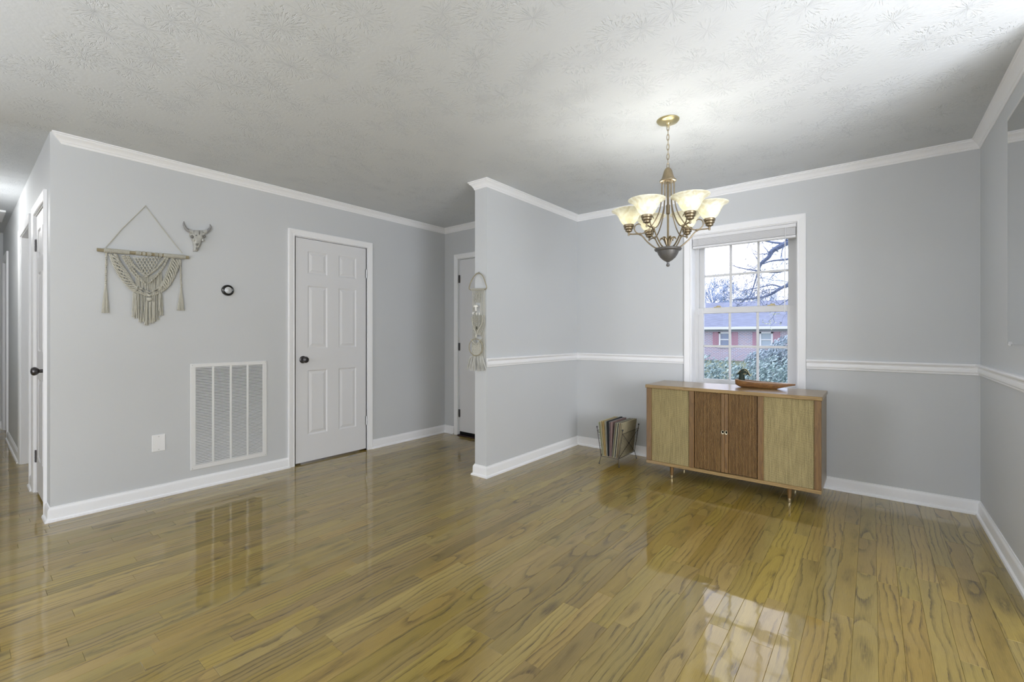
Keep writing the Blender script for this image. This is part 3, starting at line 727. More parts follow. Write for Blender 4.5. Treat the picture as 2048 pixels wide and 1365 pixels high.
fs = [(i*(nn+1)+k, i*(nn+1)+k+1, (i+1)*(nn+1)+k+1, (i+1)*(nn+1)+k) for i in range(len(rows)-1) for k in range(nn)]
q.add(vs_, fs); q.add([vs_[k] for k in range(nn+1)], [tuple(range(nn+1))]); q.add([vs_[-1-k] for k in range(nn+1)], [tuple(range(nn+1))])
q.ell(S(335, 300, .030), .008, .011, .006, 10, 6).ell(S(490, 302, .030), .008, .010, .006, 10, 6).ell(S(340, 385, .032), .007, .010, .012, 10, 6).ell(S(478, 388, .030), .007, .009, .012, 10, 6)
for pts in ([(335, 268), (295, 258), (262, 240)], [(485, 272), (520, 265), (548, 250)]): q.tube([S(*p, .022) for p in pts], [.015, .0155, .013], 10)   # brow ridges
B(q, 'skull', M_BONE, sk, smooth=60)
for pts in ([(320, 262), (275, 252), (232, 225), (205, 185), (190, 145), (190, 106)], [(495, 270), (535, 262), (570, 235), (590, 205), (592, 180), (583, 150)]):
    P = spline([S(*p, .022+.010*i/5) for i, p in enumerate(pts)], 5); n = len(P)
    B(MB().tube(P, [.0125*(1-i/(n-1))**.6+.0012 for i in range(n)], 10), 'horn', M_HORN, sk, smooth=60)
B(MB().ell(S(318, 340, .026), .014, .012, .013, 10, 8).ell(S(500, 335, .026), .014, .009, .012, 10, 8).ell(S(372, 322, .040), .004, .005, .004, 8, 6).ell(S(468, 332, .039), .004, .005, .004, 8, 6), 'eye_socket', M_SOC, sk)
B(MB().ell(S(422, 290, .034), .004, .004, .022, 8, 8).ell(S(378, 515, .029), .004, .003, .011, 8, 6).ell(S(402, 512, .029), .004, .003, .011, 8, 6), 'nose_cavity', M_SOC, sk)
for k in range(4): B(MB().tube([S(366+14*k, 440, .040), S(368+9*k, 478, .036)], .0012, 5), 'bone_crack', M_SOC, sk)

# ------------------------------------------------------------------ narrow hanging on the divider end
M_BRASSW = simple('rattan_hoop', (.34, .30, .20), .55, var=.2, vscale=60)
M_MUSH = simple('glazed_clay', (.78, .76, .70), .3, coat=.3)
mh = empty('mushroom_hanging', (-2.545, YP, .87)); tag(mh, 'narrow cream macrame with clay mushrooms and a hoop on the divider end', 'wall hanging')
def G(px, py, d=.018): p = onY(900+px/5.93, 530+py/5.93, YP); p.y = YP-d; return p
top_ = spline([G(262, 300), G(245, 280), G(262, 215), G(300, 145), G(350, 100), G(405, 135), G(435, 210), G(452, 270), G(440, 292)], 6)
B(MB().tube(top_+[G(350, 296)], .0043, 8, closed=True), 'top_hoop', M_BRASSW, mh, smooth=50)
B(MB().tube([G(350, 84, .004), G(350, 100, .02)], .003, 8), 'nail', M_CHROME, mh)
q = MB(); rg = random.Random(5)
for k in range(22):
    px = 275+150*k/21; c = G(px, 294); q.tube([(c.x, c.y+.008*math.cos(a), c.z+.008*math.sin(a)) for a in [2*math.pi*j/8 for j in range(8)]], .0024, 5, closed=True)
B(q, 'wrapped_knots', M_ROPE, mh)
q = MB()
for k in range(13):
    px = 278+145*k/12; yy = 850 if 3 < k < 9 else 1110
    if 5 <= k <= 7: yy = 400
    q.tube([G(px, 300, .012), G(px+rg.uniform(-3, 3), 600 if yy > 600 else 350, .010), G(px+rg.uniform(-4, 4), yy, .010)], .0026, 5)
for k in range(9): twist(q, [G(290+k*16, 600, .016), G(290+k*16, 700, .016), G(310+k*8, 830, .016)], .0024, .003, 5, 2)
B(q, 'long_cords', M_ROPE, mh)
q = MB()
for r in range(6):
    for i in range(4-(r % 2)):
        x0 = 316+12*(r % 2)+i*18; y = 330+r*20
        q.tube([G(x0, y, .02), G(x0-9, y+20, .022)], .0024, 5).tube([G(x0, y, .02), G(x0+9, y+20, .022)], .0024, 5)
B(q, 'cream_net', M_ROPE, mh)
for P in ([(282, 620), (292, 700), (325, 800), (335, 860)], [(408, 600), (405, 690), (350, 790), (330, 860)]): q = MB(); twist(q, [G(*p, .024) for p in P], .0035, .002, 6, 2); B(q, 'crossed_cord', M_ROPE, mh)
B(MB().ell(G(332, 850, .026), .009, .007, .012, 8, 6), 'centre_knot', M_ROPE, mh)
B(MB().lathe([(.0001, .016), (.010, .015), (.019, .009), (.023, 0), (.021, -.005), (.008, -.004), (.0065, -.02), (.008, -.036), (.0001, -.038)], G(332, 498, .026), 16), 'mushroom', M_MUSH, mh, smooth=50)
B(MB().lathe([(.0001, .010), (.008, .008), (.014, 0), (.012, -.004), (.005, -.003), (.005, -.012), (.0001, -.013)], G(303, 575, .028), 14), 'mushroom', M_MUSH, mh, smooth=50)
B(MB().lathe([(.0001, .008), (.006, .006), (.009, 0), (.0075, -.003), (.004, -.003), (.004, -.011), (.0001, -.012)], G(345, 580, .032), 14), 'mushroom', M_MUSH, mh, smooth=50)
B(MB().lathe([(.0001, .008), (.006, .006), (.009, 0), (.0075, -.003), (.004, -.003), (.004, -.011), (.0001, -.012)], G(378, 580, .030), 14), 'mushroom', M_MUSH, mh, smooth=50)
B(MB().ell(G(338, 750, .022), .005, .005, .013, 10, 8), 'dark_bead', simple('dark_bead', (.05, .05, .03), .4), mh)
cc = G(330, 978, .024); rr_ = .077
B(MB().tube([(cc.x+rr_*math.cos(a), cc.y, cc.z+.070*math.sin(a)) for a in [2*math.pi*j/36 for j in range(36)]], .0037, 8, closed=True), 'lower_hoop', M_BRASSW, mh, smooth=50)
q = MB()
for k in range(13):
    px = 285+(k)*8; y0_ = 940-abs(k-6)*9; twist(q, [G(px, y0_, .016), G(px+rg.uniform(-2, 2), 1020, .016), G(px, 1100, .016)], .0028, .001, 3, 2)
for s in (-1, 1): twist(q, [G(330+s*60, 880, .022), G(330+s*30, 920, .024), G(330, 945, .024)], .003, .003, 4, 2)
B(q, 'hoop_cords', M_ROPE, mh)
q = MB()
for k in range(60):
    px = 262+150*(k/59); ex = px+(px-335)*.55+rg.uniform(-14, 14); dd = .008+.022*rg.random()
    q.tube([G(px, 1085, dd), G((px+ex)/2, 1160, dd+.004), G(ex, 1225+30*math.cos((px-330)/110)+rg.uniform(-18, 12), dd)], [.0022, .0024, .0012], 5)
B(q, 'bottom_fringe', simple('brushed_cotton', (.58, .575, .53), .95, var=.1), mh)

# ------------------------------------------------------------------ console (stereo cabinet)
W_FACE = wood('warm_teak_face', (.175, .094, .028), (.10, .050, .015), axis=2, rough=.38, coat=.25)
W_TOP = wood('worn_teak_top', (.29, .19, .072), (.19, .115, .04), axis=0, rough=.3, coat=.3)
W_SIDE = wood('faded_walnut_side', (.22, .165, .09), (.15, .11, .06), axis=2, rough=.4, coat=.2)
W_SLAT = wood('tambour_slat_wood', (.26, .15, .056), (.145, .075, .028), axis=2, rough=.4, coat=.2)
def cloth_mat():
    m, t, b = nmat('woven_speaker_cloth'); co = N(t, 'ShaderNodeTexCoord'); sp = N(t, 'ShaderNodeSeparateXYZ'); t.links.new(co.outputs['Object'], sp.inputs[0])
    n1 = N(t, 'ShaderNodeTexNoise', Scale=90.0, Detail=2.0); t.links.new(co.outputs['Object'], n1.inputs['Vector'])
    wx = math_(t, 'SINE', math_(t, 'ADD', math_(t, 'MULTIPLY', sp.outputs[0], 760.0), math_(t, 'MULTIPLY', n1.outputs['Fac'], 4.0)))
    wz = math_(t, 'SINE', math_(t, 'ADD', math_(t, 'MULTIPLY', sp.outputs[2], 820.0), math_(t, 'MULTIPLY', n1.outputs['Fac'], 4.0)))
    h = math_(t, 'MULTIPLY', math_(t, 'ADD', wx, wz), .25); h = math_(t, 'ADD', h, .5)
    mp = N(t, 'ShaderNodeMapping'); mp.inputs['Scale'].default_value = (140, 1, 9); t.links.new(co.outputs['Object'], mp.inputs[0])
    st = N(t, 'ShaderNodeTexNoise', Scale=1.0, Detail=3.0); t.links.new(mp.outputs[0], st.inputs['Vector'])
    k = math_(t, 'ADD', math_(t, 'MULTIPLY', h, .6), math_(t, 'MULTIPLY', st.outputs['Fac'], .55))
    r = N(t, 'ShaderNodeValToRGB'); r.color_ramp.elements[0].position = .3; r.color_ramp.elements[1].position = .85
    r.color_ramp.elements[0].color = (.13, .10, .040, 1); r.color_ramp.elements[1].color = (.40, .325, .15, 1)
    t.links.new(k, r.inputs[0]); t.links.new(r.outputs[0], b.inputs['Base Color']); b.inputs['Roughness'].default_value = .8
    bp = N(t, 'ShaderNodeBump', Strength=.6, Distance=.001); t.links.new(h, bp.inputs['Height']); t.links.new(bp.outputs['Normal'], b.inputs['Normal'])
    return m
M_CLOTH = cloth_mat()
cx0, cx1, cy0, cy1, cz0, cz1 = -1.463, -.263, 3.592, 4.030, .109, .757
con = empty('stereo_console', ((cx0+cx1)/2, 3.81, 0)); tag(con, 'mid-century wooden stereo console with tan speaker cloth and tambour doors under the window', 'cabinet')
def BC(mb, nm, mat, par=con, **k): return B(mb, nm, mat, par, **k)
BC(MB().bbox(cx0-.006, cx1+.006, cy0-.006, cy1, cz1-.026, cz1, .003), 'top_board', W_TOP)
yf = cy0+.006      # face plane
BC(MB().bbox(cx0, cx1, cy0, cy1, cz0, cz0+.024, .002), 'bottom_board', W_TOP)
BC(MB().bbox(cx0, cx0+.042, yf, yf+.02, cz0+.024, cz1-.026, .002), 'face_stile', W_FACE)
BC(MB().bbox(cx1-.040, cx1, yf, yf+.02, cz0+.024, cz1-.026, .002), 'face_stile', W_FACE)
BC(MB().bbox(-1.119, -1.081, yf, yf+.02, cz0+.024, cz1-.026, .002), 'face_stile', W_FACE)
BC(MB().bbox(-.641, -.603, yf, yf+.02, cz0+.024, cz1-.026, .002), 'face_stile', W_FACE)
BC(MB().bbox(cx0+.002, cx0+.020, yf+.02, cy1, cz0+.024, cz1-.026, .001), 'side_panel', W_SIDE)
BC(MB().bbox(cx1-.020, cx1-.0005, yf+.0205, cy1, cz0+.024, cz1-.026, .001), 'side_panel', W_SIDE)
BC(MB().box(cx0+.02, cx1-.02, cy1-.012, cy1-.004, cz0+.024, cz1-.026), 'back_panel', simple('hardboard', (.12, .08, .05), .9))
for xa, xb in ((cx0+.042, -1.119), (-.603, cx1-.040)):
    BC(MB().box(xa, xb, yf+.010, yf+.016, cz0+.024, cz1-.026), 'speaker_cloth', M_CLOTH)
BC(MB().box(-1.081, -.641, yf+.022, yf+.026, cz0+.024, cz1-.026), 'tambour_canvas', simple('dark_tambour_backing', (.03, .018, .012), .9))
for s, (xa, xb) in enumerate(((-1.081, -.8615), (-.8605, -.641))):
    st = .024; sx = (xb-st, xb) if s == 0 else (xa, xa+st)
    dr_ = MB().bbox(sx[0], sx[1], yf+.004, yf+.022, cz0+.028, cz1-.030, .002); dr_ = BC(dr_, 'tambour_door', W_FACE)
    lo, hi = (xa+.003, xb-st-.0015) if s == 0 else (xa+st+.0015, xb-.003)
    n = 20; pitch = (hi-lo)/n
    for i in range(n):
        c = lo+pitch*(i+.5); w = pitch*.30
        q = MB(); zz0, zz1 = cz0+.028, cz1-.030
        pr_ = [(-w-.001, .021), (-w, .013), (-w*.6, .0095), (w*.6, .0095), (w, .013), (w+.001, .021)]
        q.add([(c+dx, yf+dy, z) for z in (zz0, zz1) for dx, dy in pr_], [(k, k+1, 7+k, 6+k) for k in range(5)]+[tuple(range(6)), tuple(range(11, 5, -1))])
        o = q.build('slat', W_SLAT); o.parent = dr_
    hx = (sx[0]+sx[1])/2; MXh = Matrix.Rotation(R(90), 4, 'X')
    q = MB().lathe([(.0001, -.001), (.0055, -.001), (.007, .002), (.010, .003), (.0105, .0005), (.009, -.001)], (hx, yf+.003, .440), 20, MXh@Matrix.Diagonal((1, 1.55, 1, 1)))
    o = q.build('recessed_pull', simple('aged_brass_pull', (.55, .50, .36), .35, metal=.6), smooth=40); o.parent = dr_
M_FERR = simple('brass_ferrule', (.62, .52, .32), .3, metal=.9)
for xx, yy in ((-1.272, 3.655), (-.452, 3.655), (-1.272, 3.96), (-.452, 3.96)):
    dx = .0; lg = empty('leg', (0, 0, 0)); C.objects.unlink(lg); bpy.data.objects.remove(lg)
    l_ = BC(MB().lathe([(.0001, .024), (.0105, .024), (.0165, cz0), (.0001, cz0)], (xx, yy, 0), 16), 'leg', W_FACE, smooth=40)
    o = MB().lathe([(.0001, .0005), (.009, .0005), (.010, .004), (.0108, .026), (.0001, .027)], (xx, yy, 0), 16).build('ferrule', M_FERR, smooth=40); o.parent = l_
BC(MB().tube(spline([(-.72, 3.70, .106), (-.66, 3.70, .085), (-.58, 3.72, .092), (-.50, 3.74, .104)], 6), .003, 6), 'hanging_cable', M_BLACK)

# ------------------------------------------------------------------ wooden duck dish on the console
dk = empty('duck_dish', (-.66, 3.90, cz1)); tag(dk, 'carved wooden duck-shaped dish with a dark green head on the console', 'dish')
M_DW = wood('carved_duck_wood', (.26, .13, .045), (.11, .045, .022), axis=0, scale=1.2, rough=.35, coat=.4)
YD = 3.90
n = 26; ms = 20; outer = []; inner = []
def bod(t):   # t 0 = breast, 1 = tail tip
    x = -.846+.402*t
    w = .062*math.sin(math.pi*min(1, (t*1.02+.055))**.62)**.8 if t < .97 else .012
    w = max(w, .009*(1-t)+.005)
    zt = cz1+.060-.014*math.sin(math.pi*t)+.0*t if t < .5 else cz1+.046-.002*(t-.5)
    zb_ = cz1+.0005+(0.018*max(0, .10-t)/.10) if t < .70 else cz1+.0005+.036*((t-.70)/.30)**.8
    return x, w, zt, zb_
O = MB(); rings = []
for i in range(n+1):
    t = i/n; x, w, zt, zb_ = bod(t); ring = []
    for k in range(ms+1):
        a = math.pi*k/ms; ring.append((x, YD-w*math.cos(a), zt-(zt-zb_)*min(1, math.sin(a)*1.25)))
    wi = max(w-.008, .001); di = max((zt-zb_)-.012, .001)*(1 if .10 < t < .88 else .12)
    for k in range(ms+1):
        a = math.pi*k/ms; ring.append((x, YD+wi*math.cos(a), zt-.0005-di*math.sin(a)))
    rings.append(ring)
k2 = len(rings[0])
O.add([p for r_ in rings for p in r_], [(i*k2+k, i*k2+(k+1) % k2, (i+1)*k2+(k+1) % k2, (i+1)*k2+k) for i in range(n) for k in range(k2)]+[tuple(range(k2)), tuple(n*k2+k for k in range(k2-1, -1, -1))])
B(O, 'dish_body', M_DW, dk, smooth=45)
q = MB(); 
for sgn in (-1, 1):
    pass
rimp = [(bod(i/n)[0], YD-bod(i/n)[1]+.003, bod(i/n)[2]+.0005) for i in range(n+1)]+[(bod(i/n)[0], YD+bod(i/n)[1]-.003, bod(i/n)[2]+.0005) for i in range(n, -1, -1)]
B(MB().tube(rimp, .0026, 6, closed=True), 'dish_rim', simple('pale_rim_wood', (.50, .38, .30), .35), dk, smooth=50)
M_DG = simple('dark_green_paint', (.022, .034, .024), .6, spec=.25)
nx = -.805
B(MB().lathe([(.0255, cz1+.046), (.0235, cz1+.060), (.0205, cz1+.085), (.0195, cz1+.110), (.0001, cz1+.112)], (nx, YD, 0), 18), 'duck_neck', M_DG, dk, smooth=50)
prof = [(-.850, .099, .003, .0025), (-.842, .101, .005, .0045), (-.832, .105, .008, .008), (-.820, .116, .013, .020), (-.808, .128, .018, .029), (-.795, .131, .020, .031), (-.780, .131, .020, .031), (-.768, .124, .018, .030), (-.760, .110, .014, .026), (-.752, .098, .009, .015), (-.745, .088, .004, .006)]
q = MB(); rn = 14; vs_ = []
for x, zc, wy, hz_ in prof:
    base = cz1+.098 if x < -.76 else cz1+zc-hz_*.5
    topz = cz1+zc+hz_*.4
    if x <= -.832: base = cz1+zc-hz_; topz = cz1+zc+hz_*.6
    for k in range(rn): a = 2*math.pi*k/rn; vs_.append((x, YD+wy*math.cos(a), (topz+base)/2+(topz-base)/2*math.sin(a)))
q.add(vs_, [(i*rn+k, i*rn+(k+1) % rn, (i+1)*rn+(k+1) % rn, (i+1)*rn+k) for i in range(len(prof)-1) for k in range(rn)]+[tuple(range(rn)), tuple((len(prof)-1)*rn+k for k in range(rn))])
B(q, 'duck_head', M_DG, dk, smooth=60)
M_CRM = simple('cream_paint', (.60, .55, .33), .4)
for r_, w_ in ((.017, .0016), (.010, .0014)):
    pts = [(-.786+r_*1.15*math.cos(a), YD-.0200+.004*(abs(math.cos(a)))+.0015, cz1+.118+r_*math.sin(a)) for a in [R(-110+18*k) for k in range(12)]]
    B(MB().tube(pts, [w_*math.sin(math.pi*(k+.6)/12.2)+.0004 for k in range(12)], 6), 'painted_stripe', M_CRM, dk)
B(MB().tube([(-.832, YD, cz1+.110), (-.820, YD, cz1+.124), (-.800, YD, cz1+.141), (-.778, YD, cz1+.1435), (-.764, YD, cz1+.134), (-.753, YD, cz1+.108), (-.745, YD, cz1+.091)], .003, 6), 'crest_stripe', M_CRM, dk)
B(MB().ell((-.812, YD-.0165, cz1+.122), .003, .002, .003, 8, 6), 'duck_eye', simple('red_brown_eye', (.15, .03, .01), .2), dk)

# ------------------------------------------------------------------ record rack and records
M_WIRE = simple('dark_wire', (.055, .045, .038), .45, metal=.6)
rk = empty('record_rack', (-1.83, 3.84, 0)); tag(rk, 'small wire record rack with ball feet and crossed ends, left of the console', 'record rack')
ny, fy = 3.665, 4.010; xl, xr = -1.915, -1.745; zt_ = .325; zbt = .072
def side(xb, xt, nm):
    q = MB()
    for y in (ny, fy):
        s = 1 if xt > xb else -1
        q.tube([(xb+s*.012, y+(-.012 if y == ny else .012), .006), (xb, y, zbt), (xt, y, zt_)], .0028, 6)
    q.tube([(xt-.002*s, ny, zt_-.03), (xt-.002*s, fy, zt_-.03)], .0025, 6); q.tube([(xb, ny, zbt), (xb, fy, zbt)], .0025, 6)
    q.tube([(xb, ny, zbt), (xt, fy, zt_-.03)], .0022, 6).tube([(xb, fy, zbt), (xt, ny, zt_-.03)], .0022, 6)
    q.ell(((xb+xt)/2, (ny+fy)/2, (zbt+zt_-.03)/2), .007, .007, .007, 8, 6)
    o = B(q, nm, M_WIRE, rk, smooth=50)
    for i in range(14):
        t = (i+1)/15; z = zbt+(zt_-.03-zbt)*t; xx = xb+(xt-xb)*(z-zbt)/(zt_-zbt)
        w = MB().tube([(xx, ny, z), (xx, fy, z)], .0013, 5).build('cross_wire', M_WIRE); w.parent = o
side(xl, -1.955, 'end_frame'); side(xr, -1.705, 'end_frame')
for x, y, z in ((xl-.012, ny-.012, .006), (xl-.012, fy+.012, .006), (xr+.012, ny-.012, .006), (xr+.012, fy+.012, .006)):
    B(MB().ell((x, y, z), .006, .006, .006, 10, 8), 'rubber_foot', M_BLACK, rk)
for x, y in ((-1.955, ny), (-1.955, fy), (-1.705, ny), (-1.705, fy)):
    B(MB().ell((x, y, zt_+.005), .007, .007, .009, 10, 8), 'ball_finial', M_BLACK, rk)
q = MB()
for i in range(7): y = ny+(fy-ny)*i/6; q.tube([(xl, y, zbt-.002), (xr, y, zbt-.002)], .0018, 5)
B(q, 'rack_floor', M_WIRE, rk)
cols = [('mottled green and cream', (.30, .31, .20)), ('pale cream', (.60, .55, .38)), ('deep cream', (.62, .50, .28)), ('ochre yellow', (.42, .30, .12)), ('light tan', (.50, .43, .29)),
        ('pale grey-green', (.36, .37, .31)), ('black', (.02, .02, .02)), ('silver grey', (.33, .32, .32)), ('mauve brown', (.20, .13, .12)), ('dusty rose', (.30, .20, .18)),
        ('grey', (.27, .26, .24)), ('olive', (.22, .20, .11)), ('yellowed white', (.55, .52, .38)), ('charcoal', (.08, .08, .07)), ('cream', (.58, .52, .36)),
        ('brown', (.17, .11, .06)), ('pale khaki', (.45, .40, .26)), ('striped beige', (.40, .35, .22))]
nrec = len(cols); pos = 0
for i, (nm, c) in enumerate(cols):
    left = i < 9
    f = i/(nrec-1)
    bxp = xl+.006+(xr-xl-.014)*f; 
    lean = (-.028-.012*f) if i < 6 else (.000 if i < 8 else (.012 if i == 8 else .030+.010*f))
    if i < 6: topx = bxp-.040+.006*i*.8
    elif i == 6: topx = bxp-.010
    elif i == 7: topx = bxp-.004
    elif i < 10: topx = bxp+.004
    else: topx = bxp+.034
    ang = math.atan2(topx-bxp, .315)
    th_ = .0036+.0022*random.random(); yo = random.uniform(-.006, .010); hh = .312+random.uniform(-.003, .003)
    if i in (0,): hh = .30
    Mt = Matrix.Rotation(ang, 4, 'Y')
    rc = empty('record_sleeve', (bxp, 3.838+yo, zbt+.001))
    tag(rc, '%s cardboard record sleeve, %s of the rack' % (nm, 'first from the left end' if i == 0 else 'rightmost, against the right end' if i == nrec-1 else '%s from the left end' % ['', 'second', 'third', 'fourth', 'fifth', 'sixth', 'seventh', 'eighth', 'ninth', 'tenth', 'eleventh', 'twelfth', 'thirteenth', 'fourteenth', 'fifteenth', 'sixteenth', 'seventeenth'][i]), 'record', 'record sleeves in the wire rack')
    mt = simple('sleeve_'+nm.replace(' ', '_'), c, .6, var=.35 if i in (0, 8, 17) else .12, vscale=30)
    o = MB().bbox(-th_/2, th_/2, -.157, .157, 0, hh, .0006, Mt).build('sleeve', mt); o.parent = rc
    o = MB().box(-th_/4, th_/4, -.1575, -.1565, .004, hh-.004, Mt).build('sleeve_opening', simple('sleeve_edge', tuple(min(1, q_*.6) for q_ in c), .8)); o.parent = rc

# ------------------------------------------------------------------ chandelier
CX, CY = -.941, 2.639
ch = empty('chandelier', (CX, CY, H)); tag(ch, 'six-arm antique brass chandelier with lit cream glass shades over the dining area', 'chandelier')
M_BR = simple('antique_brass', (.28, .225, .145), .36, metal=.8, var=.3, vscale=30)
M_BRD = simple('dark_bronze_bowl', (.16, .155, .15), .42, metal=.55, var=.25, vscale=40)
M_GOLD = simple('brushed_gold_canopy', (.60, .52, .30), .28, metal=.9)
def shade_mat():
    m, t, b = nmat('lit_alabaster_glass'); out = t.nodes['Material Output']
    co = N(t, 'ShaderNodeTexCoord'); n = N(t, 'ShaderNodeTexNoise', Scale=22.0, Detail=5.0, Distortion=1.5); t.links.new(co.outputs['Object'], n.inputs['Vector'])
    r = N(t, 'ShaderNodeValToRGB'); r.color_ramp.elements[0].position = .35; r.color_ramp.elements[1].position = .6
    r.color_ramp.elements[0].color = (.74, .70, .54, 1); r.color_ramp.elements[1].color = (.90, .89, .78, 1)
    t.links.new(n.outputs['Fac'], r.inputs[0]); t.links.new(r.outputs[0], b.inputs['Base Color'])
    b.inputs['Roughness'].default_value = .25; b.inputs['Coat Weight'].default_value = .3
    tr = N(t, 'ShaderNodeBsdfTranslucent'); t.links.new(r.outputs[0], tr.inputs[0])
    em = N(t, 'ShaderNodeEmission', Strength=.12); t.links.new(r.outputs[0], em.inputs[0])
    mx = N(t, 'ShaderNodeMixShader'); mx.inputs[0].default_value = .32; t.links.new(b.outputs[0], mx.inputs[1]); t.links.new(tr.outputs[0], mx.inputs[2])
    ad = N(t, 'ShaderNodeAddShader'); t.links.new(mx.outputs[0], ad.inputs[0]); t.links.new(em.outputs[0], ad.inputs[1]); t.links.new(ad.outputs[0], out.inputs[0])
    return m
M_SHADE = shade_mat()
def BH(mb, nm, mat, par=ch, **k):
    return B(mb, nm, mat, par, **k)
c3 = (CX, CY, 0)
BH(MB().lathe([(.0001, H-.0005), (.064, H-.0005), (.064, H-.005), (.058, H-.013), (.040, H-.019), (.014, H-.022), (.010, H-.030), (.0001, H-.031)], c3, 32), 'canopy', M_GOLD, smooth=35)
BH(MB().tube([(CX+.007*math.cos(a), CY, H-.036+.007*math.sin(a)) for a in [2*math.pi*k/12 for k in range(12)]], .002, 6, closed=True), 'canopy_loop', M_GOLD, smooth=50)
zc = H-.046; i = 0; hub_top = 2.165
nl = 9; step = (zc-hub_top)/(nl-1)
for i in range(nl):
    z = zc-step*i; a_ = R(20+(90 if i % 2 else 0)); hl = step*.5+.0052; q = MB(); pts = []
    for k in range(16):
        t = 2*math.pi*k/16; x = .0075*math.cos(t); zz = math.sin(t)*hl
        pts.append((CX+x*math.cos(a_), CY+x*math.sin(a_), z+zz))
    BH(q.tube(pts, .0018, 6, closed=True), 'chain_link', M_BR, smooth=50)
BH(MB().tube([(CX+.001, CY+.001, H-.03), (CX+.002, CY, 2.3), (CX, CY, 2.15)], .0012, 6), 'lamp_wire', M_GOLD)
BH(MB().lathe([(.0001, 2.157), (.010, 2.156), (.018, 2.148), (.024, 2.135), (.032, 2.105), (.040, 2.088), (.047, 2.082), (.047, 2.075), (.040, 2.072), (.0001, 2.071)], c3, 28), 'hub_cap', M_BR, smooth=30)
BH(MB().lathe([(.0001, 2.071), (.007, 2.071), (.007, 1.94), (.011, 1.935), (.011, 1.885), (.006, 1.88), (.0055, 1.70), (.012, 1.69), (.0001, 1.68)], c3, 14), 'centre_column', M_BR, smooth=35)
BH(MB().lathe([(.0001, 1.684), (.052, 1.684), (.072, 1.681), (.078, 1.676), (.074, 1.668), (.062, 1.662), (.055, 1.645), (.042, 1.625), (.024, 1.609), (.011, 1.602), (.007, 1.598), (.0065, 1.590), (.010, 1.585), (.0105, 1.579), (.007, 1.573), (.0001, 1.571)], c3, 32), 'bottom_bowl', M_BRD, smooth=30)
for k in range(6):
    a = R(60*k+10); P = [(.006, 1.69), (.014, 1.715), (.024, 1.738), (.038, 1.742), (.046, 1.730)]
    pts = spline([(CX+r_*math.cos(a), CY+r_*math.sin(a), z) for r_, z in P], 4); nn = len(pts)
    BH(MB().tube(pts, [.0055*math.sin(math.pi*(i+2)/(nn+3))+.001 for i in range(nn)], 6), 'scroll_leaf', M_BR, smooth=50)
AR = .225
# angle of the arms: lateral axis of the camera plus offset
lat0 = math.atan2(math.sin(AY), math.cos(AY))
for k, ad_ in enumerate((-79, -19, 41, 101, 161, 221)):
    a = lat0+R(ad_); ca, sa = math.cos(a), math.sin(a)
    def A(r_, z, w=0): return (CX+r_*ca-w*sa, CY+r_*sa+w*ca, z)
    arm = spline([A(.045, 1.680), A(.075, 1.690), A(.115, 1.725), A(.148, 1.765), A(.170, 1.777), A(.200, 1.779), A(AR, 1.781)], 6)
    ar = BH(MB().tube(arm, .0042, 8), 'arm', M_BR, smooth=50)
    rod = spline([A(.034, 2.075), A(.036, 1.98), A(.050, 1.90), A(.082, 1.835), A(.118, 1.792), A(.150, 1.778), A(.178, 1.785), A(.192, 1.808), A(.184, 1.832), A(.164, 1.838), A(.154, 1.828)], 6)
    BH(MB().tube(rod, [.0036]*(len(rod)-8)+[.0036-.0003*i for i in range(8)], 8), 'scroll_rod', M_BR, ar, smooth=50)
    BH(MB().ell(A(.158, 1.776), .009, .009, .008, 10, 8), 'arm_collar', M_BR, ar, smooth=50)
    cc_ = (CX+AR*ca, CY+AR*sa, 0)
    BH(MB().lathe([(.0001, 1.770), (.005, 1.771), (.0065, 1.777), (.005, 1.783), (.006, 1.789), (.012, 1.793), (.020, 1.797), (.021, 1.802), (.019, 1.806), (.027, 1.811), (.028, 1.818), (.026, 1.821), (.031, 1.825), (.032, 1.834), (.029, 1.838), (.012, 1.838), (.012, 1.85), (.0001, 1.85)], cc_, 20), 'lamp_cup', M_BR, ar, smooth=30)
    th2 = .003
    pr2 = [(.026, 1.832), (.032, 1.840), (.044, 1.853), (.054, 1.870), (.062, 1.888), (.074, 1.905), (.090, 1.917), (.101, 1.921)]
    pin = [(r_-th2*.7, z+th2*.6) for r_, z in pr2[::-1]]
    BH(MB().lathe(pr2+[(.102, 1.924)]+pin, cc_, 32), 'glass_shade', M_SHADE, ar, smooth=60)
    bulbm = MB().ell((cc_[0], cc_[1], 1.878), .018, .018, .026, 12, 8)
    mb_ = bpy.data.materials.get('frosted_bulb')
    if not mb_:
        mb_, t, b = nmat('frosted_bulb'); tr = N(t, 'ShaderNodeBsdfTransparent'); em = N(t, 'ShaderNodeEmission', Strength=1.5); em.inputs[0].default_value = (1, .96, .86, 1); ad = N(t, 'ShaderNodeAddShader'); t.links.new(tr.outputs[0], ad.inputs[0]); t.links.new(em.outputs[0], ad.inputs[1]); t.links.new(ad.outputs[0], t.nodes['Material Output'].inputs[0])
    ob = BH(bulbm, 'bulb', mb_, ar, smooth=60); ob.visible_shadow = True
    l = bpy.data.lights.new('chandelier_bulb', 'POINT'); l.energy = BULB_W; l.shadow_soft_size = .028; l.color = (1, .985, .95)
    lo_ = bpy.data.objects.new('chandelier_bulb', l); lo_.location = (cc_[0], cc_[1], 1.868); C.objects.link(lo_)

